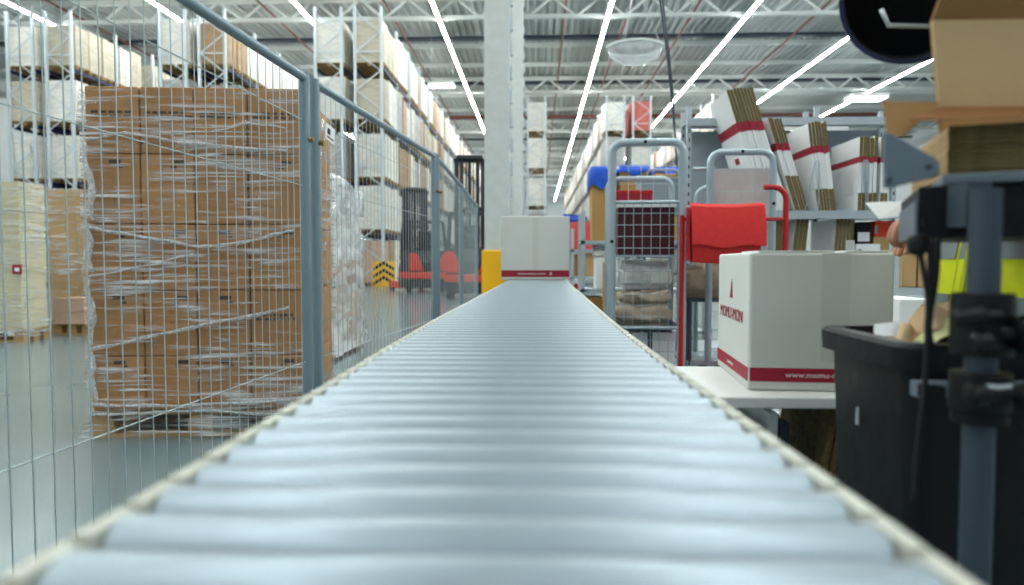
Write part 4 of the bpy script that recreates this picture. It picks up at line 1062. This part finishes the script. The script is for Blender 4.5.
MB().box(x_l + .486, x_l + .491, cd0, cd0 + .205, zb, Z(20, cd0)).build('right_wall', M_KRAFT_N, oc)
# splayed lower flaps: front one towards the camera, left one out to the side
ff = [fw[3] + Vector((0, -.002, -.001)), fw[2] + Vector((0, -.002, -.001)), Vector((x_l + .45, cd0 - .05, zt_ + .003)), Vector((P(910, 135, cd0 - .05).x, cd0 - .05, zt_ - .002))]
MB().prism(ff, (0, .002, .004)).build('front_flap', mat('kraft_shaded', '7d5220', .75, 0, .06, 6, .1, 40), oc)  # shade put into the colour, offsets strong light from above
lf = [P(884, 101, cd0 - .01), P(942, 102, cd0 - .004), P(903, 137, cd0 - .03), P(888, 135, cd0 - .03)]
MB().prism(lf, (0, .004, .001)).build('left_flap', M_KRAFT_D, oc)  # same carton in shade, painted as a darker kraft

# black hood on a boom above the desk
hd = thing('black_hood', 'black open-ended hood with pale blue shell above the desk', 'hood', P(915, -8, 1.2))
hood_rot = Matrix.Rotation(R(-26), 4, 'Z') @ Matrix.Rotation(R(-72), 4, 'X')
n = 36; rad = .113; Lh = .20
def ringc(r, z, sq=1.0): return [(r * math.cos(2 * math.pi * j / n), r * math.sin(2 * math.pi * j / n) * sq, z) for j in range(n)]
o = MB().loft([ringc(rad, 0), ringc(rad + .004, Lh * .3), ringc(rad + .004, Lh)], cap=False).build('shell', M_PALEBLUE, hd, smooth='all'); o.matrix_local = hood_rot
o = MB().loft([ringc(rad, -.0005), ringc(rad - .006, 0), ringc(rad - .004, Lh * .7), ringc(.0004, Lh * .72)], cap=False).build('inside', M_HOODIN, hd, smooth='all'); o.matrix_local = hood_rot
o = MB().loft([ringc(rad + .003, -.002), ringc(rad + .004, .004), ringc(rad - .004, .004), ringc(rad - .004, -.002), ringc(rad + .003, -.002)], cap=False).build('rim', mat('hood_rim', '10204a', .4), hd, smooth=True); o.matrix_local = hood_rot
MB().tube([(-.065, -.02, -.035), (-.05, -.015, -.06), (.06, -.01, -.062)], .004, 8).build('wire_hook', M_GALV, hd, smooth='all')
hp = Vector(hd.location)
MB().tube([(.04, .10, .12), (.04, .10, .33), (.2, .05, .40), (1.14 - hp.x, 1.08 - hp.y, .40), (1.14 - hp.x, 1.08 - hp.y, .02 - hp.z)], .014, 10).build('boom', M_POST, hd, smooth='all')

# ================================================================= PERSON
PX, PY = 1.03, 1.47
def skin_body(name, verts, edges, radii, m, parent, sub=2, root=0):
    me = bpy.data.meshes.new(name); me.from_pydata([tuple(v) for v in verts], edges, []); me.materials.append(m)
    bm = bmesh.new(); bm.from_mesh(me); ly = bm.verts.layers.skin.verify(); bm.verts.ensure_lookup_table()
    for i, v in enumerate(bm.verts):
        r = radii[i]; v[ly].radius = (r, r) if not isinstance(r, tuple) else r; v[ly].use_root = (i == root)
    bm.to_mesh(me); bm.free()
    o = bpy.data.objects.new(name, me); COL.objects.link(o)
    o.modifiers.new('skin', 'SKIN'); s_ = o.modifiers.new('sub', 'SUBSURF'); s_.levels = sub; s_.render_levels = sub
    dg = bpy.context.evaluated_depsgraph_get(); ev = bpy.data.meshes.new_from_object(o.evaluated_get(dg))
    bpy.data.objects.remove(o)
    ev.materials.clear(); ev.materials.append(m)
    ev.polygons.foreach_set('use_smooth', [True] * len(ev.polygons)); ev.name = name
    return put(name, ev, parent)
per = thing('person', 'person in yellow hi-vis vest behind the desk holding a sheet of paper', 'person', (PX, PY, 0))
# facing -x; y is sideways; local coordinates from the feet
V = [(0, 0, .95), (0, 0, 1.12), (0, 0, 1.32), (0, 0, 1.46), (-.015, 0, 1.53), (-.03, 0, 1.60), (-.035, 0, 1.70),
     (0, -.10, .92), (0, -.10, .50), (.02, -.10, .09), (-.14, -.10, .04),
     (0, .10, .92), (0, .10, .50), (.02, .10, .09), (-.14, .10, .04),
     (0, -.19, 1.42), (.08, -.23, 1.20), (.02, -.19, 1.03), (-.256, -.155, 1.028),
     (0, .19, 1.42), (.07, .23, 1.18), (.05, .21, .99), (-.10, .12, 1.01)]
E = [(0, 1), (1, 2), (2, 3), (3, 4), (4, 5), (5, 6), (0, 7), (7, 8), (8, 9), (9, 10), (0, 11), (11, 12), (12, 13), (13, 14), (3, 15), (15, 16), (16, 17), (17, 18), (3, 19), (19, 20), (20, 21), (21, 22)]
RD = [(.13, .15), (.12, .14), (.13, .16), (.09, .12), .055, .085, .085, .095, .062, .042, .035, .095, .062, .042, .035, .06, .05, .045, .034, .06, .05, .045, .03]
skin_body('body', V, E, RD, M_SLEEVE, per)
# head, neck and hair
hb = MB(); rings = []
for k in range(15):
    a = math.pi * k / 14; zz_ = -math.cos(a) * .118; r = math.sin(a)
    rings.append([((-.012 if zz_ < 0 else 0) + .094 * r * math.cos(s_) * (1 - .12 * (zz_ < -.04)), .075 * r * math.sin(s_), zz_) for s_ in [2 * math.pi * j / 24 for j in range(24)]])
hb.loft(rings); h_ = hb.build('head', M_SKIN, per, smooth='all'); h_.location = (-.035, 0, 1.665)
MB().loft([[(-.088, -.010, .0), (-.088, .010, .0), (-.080, .010, .0), (-.080, -.010, .0)], [(-.118, -.017, -.035), (-.118, .017, -.035), (-.085, .017, -.035), (-.085, -.017, -.035)]]).build('nose', M_SKIN, h_, bevel=.004)
for s_ in (-1, 1):
    MB().lathe([(.001, -.009), (.008, -.005), (.010, 0), (.008, .005), (.001, .009)], 10, c=(-.083, s_ * .03, .012)).build('eye', M_BLACK, h_, smooth='all')
    MB().loft([[(.0, s_ * .073, -.03), (.02, s_ * .073, -.03), (.02, s_ * .085, -.03), (0, s_ * .085, -.03)], [(-.005, s_ * .073, .02), (.028, s_ * .073, .02), (.028, s_ * .09, .02), (-.005, s_ * .09, .02)]]).build('ear', M_SKIN, h_, bevel=.004)
MB().box(-.092, -.082, -.022, .022, -.066, -.058).build('mouth', M_RED, h_, bevel=.002)
rings = []
for k in range(9):
    a = math.pi / 2 * k / 8; rings.append([(.012 + .098 * math.cos(a) * math.cos(s_), .081 * math.cos(a) * math.sin(s_), .012 + .118 * math.sin(a)) for s_ in [2 * math.pi * j / 24 for j in range(24)]])
MB().loft(rings).build('hair', mat('dark_hair', '2a1d14', .6, 0, .2, 60), h_, smooth='all')
# trousers over the legs
def ell(cx_, cy_, z, ax, ay, n=28): return [(cx_ + ax * math.cos(2 * math.pi * j / n), cy_ + ay * math.sin(2 * math.pi * j / n), z) for j in range(n)]
for s_ in (-1, 1):
    MB().loft([ell(.02, s_ * .10, .06, .062, .062), ell(0, s_ * .10, .5, .078, .078), ell(0, s_ * .098, .84, .118, .105), ell(0, s_ * .085, .90, .125, .10)]).build('trouser_leg', M_JEANS, per, smooth=True)
    MB().prism([(.09, s_ * .10 - .045, 0.002), (-.17, s_ * .10 - .045, .002), (-.17, s_ * .10 - .045, .05), (-.06, s_ * .10 - .045, .10), (.09, s_ * .10 - .045, .11)], (0, .09, 0)).build('shoe', M_BLACK, per, bevel=.015)
MB().loft([ell(0, 0, .84, .125, .19), ell(0, 0, 1.0, .125, .175)]).build('trouser_seat', M_JEANS, per, smooth=True)
# vest: open front edge down the -x side, folds, reflective bands
def vest_r(z): # half axes
    u = (z - .835) / .65
    return .166 - .035 * min(1, max(0, u) * 2.2) + .006 * math.sin(u * 5), .215 - .02 * u + .01 * math.sin(u * 4)
def vring(z, e, a0=0, a1=360, n=130):
    ax, ay = vest_r(z); return [((ax + e) * math.cos(R(a)) + .006 * math.sin(R(a * 7) + z * 9), (ay + e) * math.sin(R(a)) + .006 * math.sin(R(a * 5) + z * 12), z) for a in [a0 + (a1 - a0) * j / n for j in range(n + 1)]]
def vshell(zs_, e, a0, a1, t_=.003):
    b = MB(); o_ = [vring(z, e, a0, a1) for z in zs_]; i_ = [vring(z, e - t_, a0, a1) for z in zs_]; b.loft(o_, close=False, cap=False); b.loft(i_, close=False, cap=False)
    b.loft([o_[0], i_[0]], close=False, cap=False); b.loft([o_[-1], i_[-1]], close=False, cap=False)
    b.loft([[r_[0] for r_ in o_], [r_[0] for r_ in i_]], close=False, cap=False); b.loft([[r_[-1] for r_ in o_], [r_[-1] for r_ in i_]], close=False, cap=False); return b
vz = [.835 + .62 * k / 14 for k in range(15)]
ve = vshell(vz, .0, 186, 186 + 359.5).build('hi_vis_vest', M_HIVIS, per, smooth=True); ve['label'] = 'yellow hi-vis vest with grey reflective bands'
for (z0, z1) in ((.848, .882), (.955, .995), (1.25, 1.29)): vshell([z0, (z0 + z1) / 2, z1], .003, 186.5, 544.5, .002).build('reflective_band', M_BAND, ve, smooth=True)
for a in (190, 207): vshell([.84, .95, 1.05, 1.2, 1.4], .0045, a, a + 2.5, .002).build('zip_edge', mat('vest_trim', 'b4bd0c', .7), ve, smooth=True)
for sy in (-1, 1): MB().loft([[(x, sy * .15 + y, z) for x, y in ((-.06, -.05), (.06, -.05), (.06, .05), (-.06, .05))] for z in (1.45, 1.475)]).build('shoulder_strap', M_HIVIS, ve, bevel=.01)
# the hand that holds the paper: palm and five fingers, one mesh grown from a skeleton
HO = Vector((-.256, -.155, 1.028))
hv = [Vector((.03, 0, -.004)), Vector((0, 0, 0)), Vector((-.035, 0, .0)), Vector((-.06, 0, -.002))]; he = [(0, 1), (1, 2), (2, 3)]; hr = [.026, (.020, .030), (.019, .036), (.013, .034)]
HAND = skin_body('palm', [HO + v for v in hv], he, hr, M_SKIN, per, 2); HAND['label'] = 'hand with curled fingers holding the paper'
def finger(p, l, spread, name='finger', r=.0088, curl=(.35, .9, 1.2), base=0.):
    pts = [HO + p]; a = base
    d = Vector((-1, 0, 0)); cur = HO + p
    for seg, c_ in zip((.45, .32, .25), curl):
        a += c_; dirv = Vector((-math.cos(a), spread, -math.sin(a))).normalized(); cur = cur + dirv * (l * seg); pts.append(cur)
    skin_body(name, pts, [(0, 1), (1, 2), (2, 3)], [r * 1.05, r, r * .92, r * .8], M_SKIN, HAND, 2)
finger(Vector((-.055, -.028, .004)), .085, -.10)
finger(Vector((-.060, -.009, .005)), .092, -.03)
finger(Vector((-.058, .011, .004)), .086, .04)
finger(Vector((-.050, .028, .0)), .070, .12, r=.0078)
# thumb leaves the near side of the palm and lies up over the paper
tp = [HO + Vector(v) for v in ((-.005, -.025, .006), (-.030, -.045, .026), (-.058, -.050, .038), (-.080, -.046, .034))]
skin_body('thumb', tp, [(0, 1), (1, 2), (2, 3)], [.012, .0105, .0095, .008], M_SKIN, HAND, 2)
# second hand, relaxed, under the sheet
HO = Vector((-.10, .12, 1.01))
H2 = skin_body('palm', [HO + Vector(v) for v in ((.03, 0, 0), (0, 0, 0), (-.03, 0, -.004), (-.055, 0, -.01))], he, hr, M_SKIN, per, 2); HAND = H2
for (y, l, s_, r) in ((-.026, .075, -.08, .0085), (-.008, .082, -.02, .0088), (.010, .078, .05, .0085), (.026, .064, .12, .0078)):
    finger(Vector((-.05, y, -.006)), l, s_, r=r, curl=(.2, .5, .6))
skin_body('thumb', [HO + Vector(v) for v in ((-.005, -.024, .0), (-.028, -.045, .006), (-.05, -.052, .008))], [(0, 1), (1, 2)], [.012, .010, .008], M_SKIN, H2, 2)
# the sheet in the hand
D = 1.27
sp = [P(865, 203, D), P(905, 201, D + .02), P(906, 216, D - .03), P(879, 219, D - .06)]
o = MB().prism(sp, (0, .0006, .0008)).build('paper_sheet', M_PAPER); tag(o, 'white sheet of paper held in the hand over the orange box', 'paper')

# things behind the person, on a low table
D = 2.3
lt = thing('side_table', 'low white side table behind the bin and the person', 'table', (0, D, 0)); x0, x1 = X(899, D), X(1075, D); zt_ = Z(327, D, 960)
MB().box(x0, x1, 0, .6, zt_ - .03, zt_).build('table_top', M_WHITE2, lt, bevel=.004)
for x in (x0 + .03, x1 - .03):
    for y in (.03, .57): MB().box(x - .02, x + .02, y - .02, y + .02, 0, zt_ - .03).build('leg', M_GALV, lt)
o, a, h = small_box('white_carton', 'small white carton printed with grey bars behind the cables', 'box', 901, 934, 299, 327, D + .03, .22, M_WHITE2, z=zt_ + .001)
for k, (u, w_) in enumerate(((.15, .008), (.22, .005), (.28, .012), (.36, .004))): MB().box(u * a, u * a + w_, -.001, .001, h * .15, h * .8).build('printed_bar', M_NAVY, o)
small_box('white_carton', 'white carton behind the desk post at the right', 'box', 997, 1009, 297, 327, D + .03, .25, M_WHITE, z=zt_ + .001)
small_box('grey_carton', 'grey-pink carton at the right edge behind the post', 'box', 1010, 1055, 299, 319, D + .03, .25, mat('greypink_carton', 'a39a94', .7), z=zt_ + .001)
D = 3.0
ks = thing('carton_stand', 'pale metal frame stand behind the hand holding brown cartons', 'stand', (0, D, 0)); x0, x1 = X(896, D), X(990, D)
for x in (x0, x1): MB().box(x - .015, x + .015, 0, .03, 0, Z(237, D, 900)).build('upright', M_GALV, ks)
for x in (x0, x1): MB().box(x - .015, x + .015, .42, .45, 0, Z(237, D, 900)).build('upright', M_GALV, ks)
zk = Z(288, D, 920); MB().box(x0 - .015, x1 + .015, -.003, .45, zk - .03, zk).build('shelf', M_SHELF, ks)
o, a, h = small_box('kraft_box', 'brown carton on the stand just behind the hand', 'box', 903, 917, 226, 288, D + .04, .08, M_KRAFT_N, z=zk + .001)
o, a, h = small_box('kraft_box', 'pale brown carton on the stand between the cables', 'box', 919, 948, 232, 288, D + .05, .10, mat('kraft_pale', 'bfa277', .75), z=zk + .001)
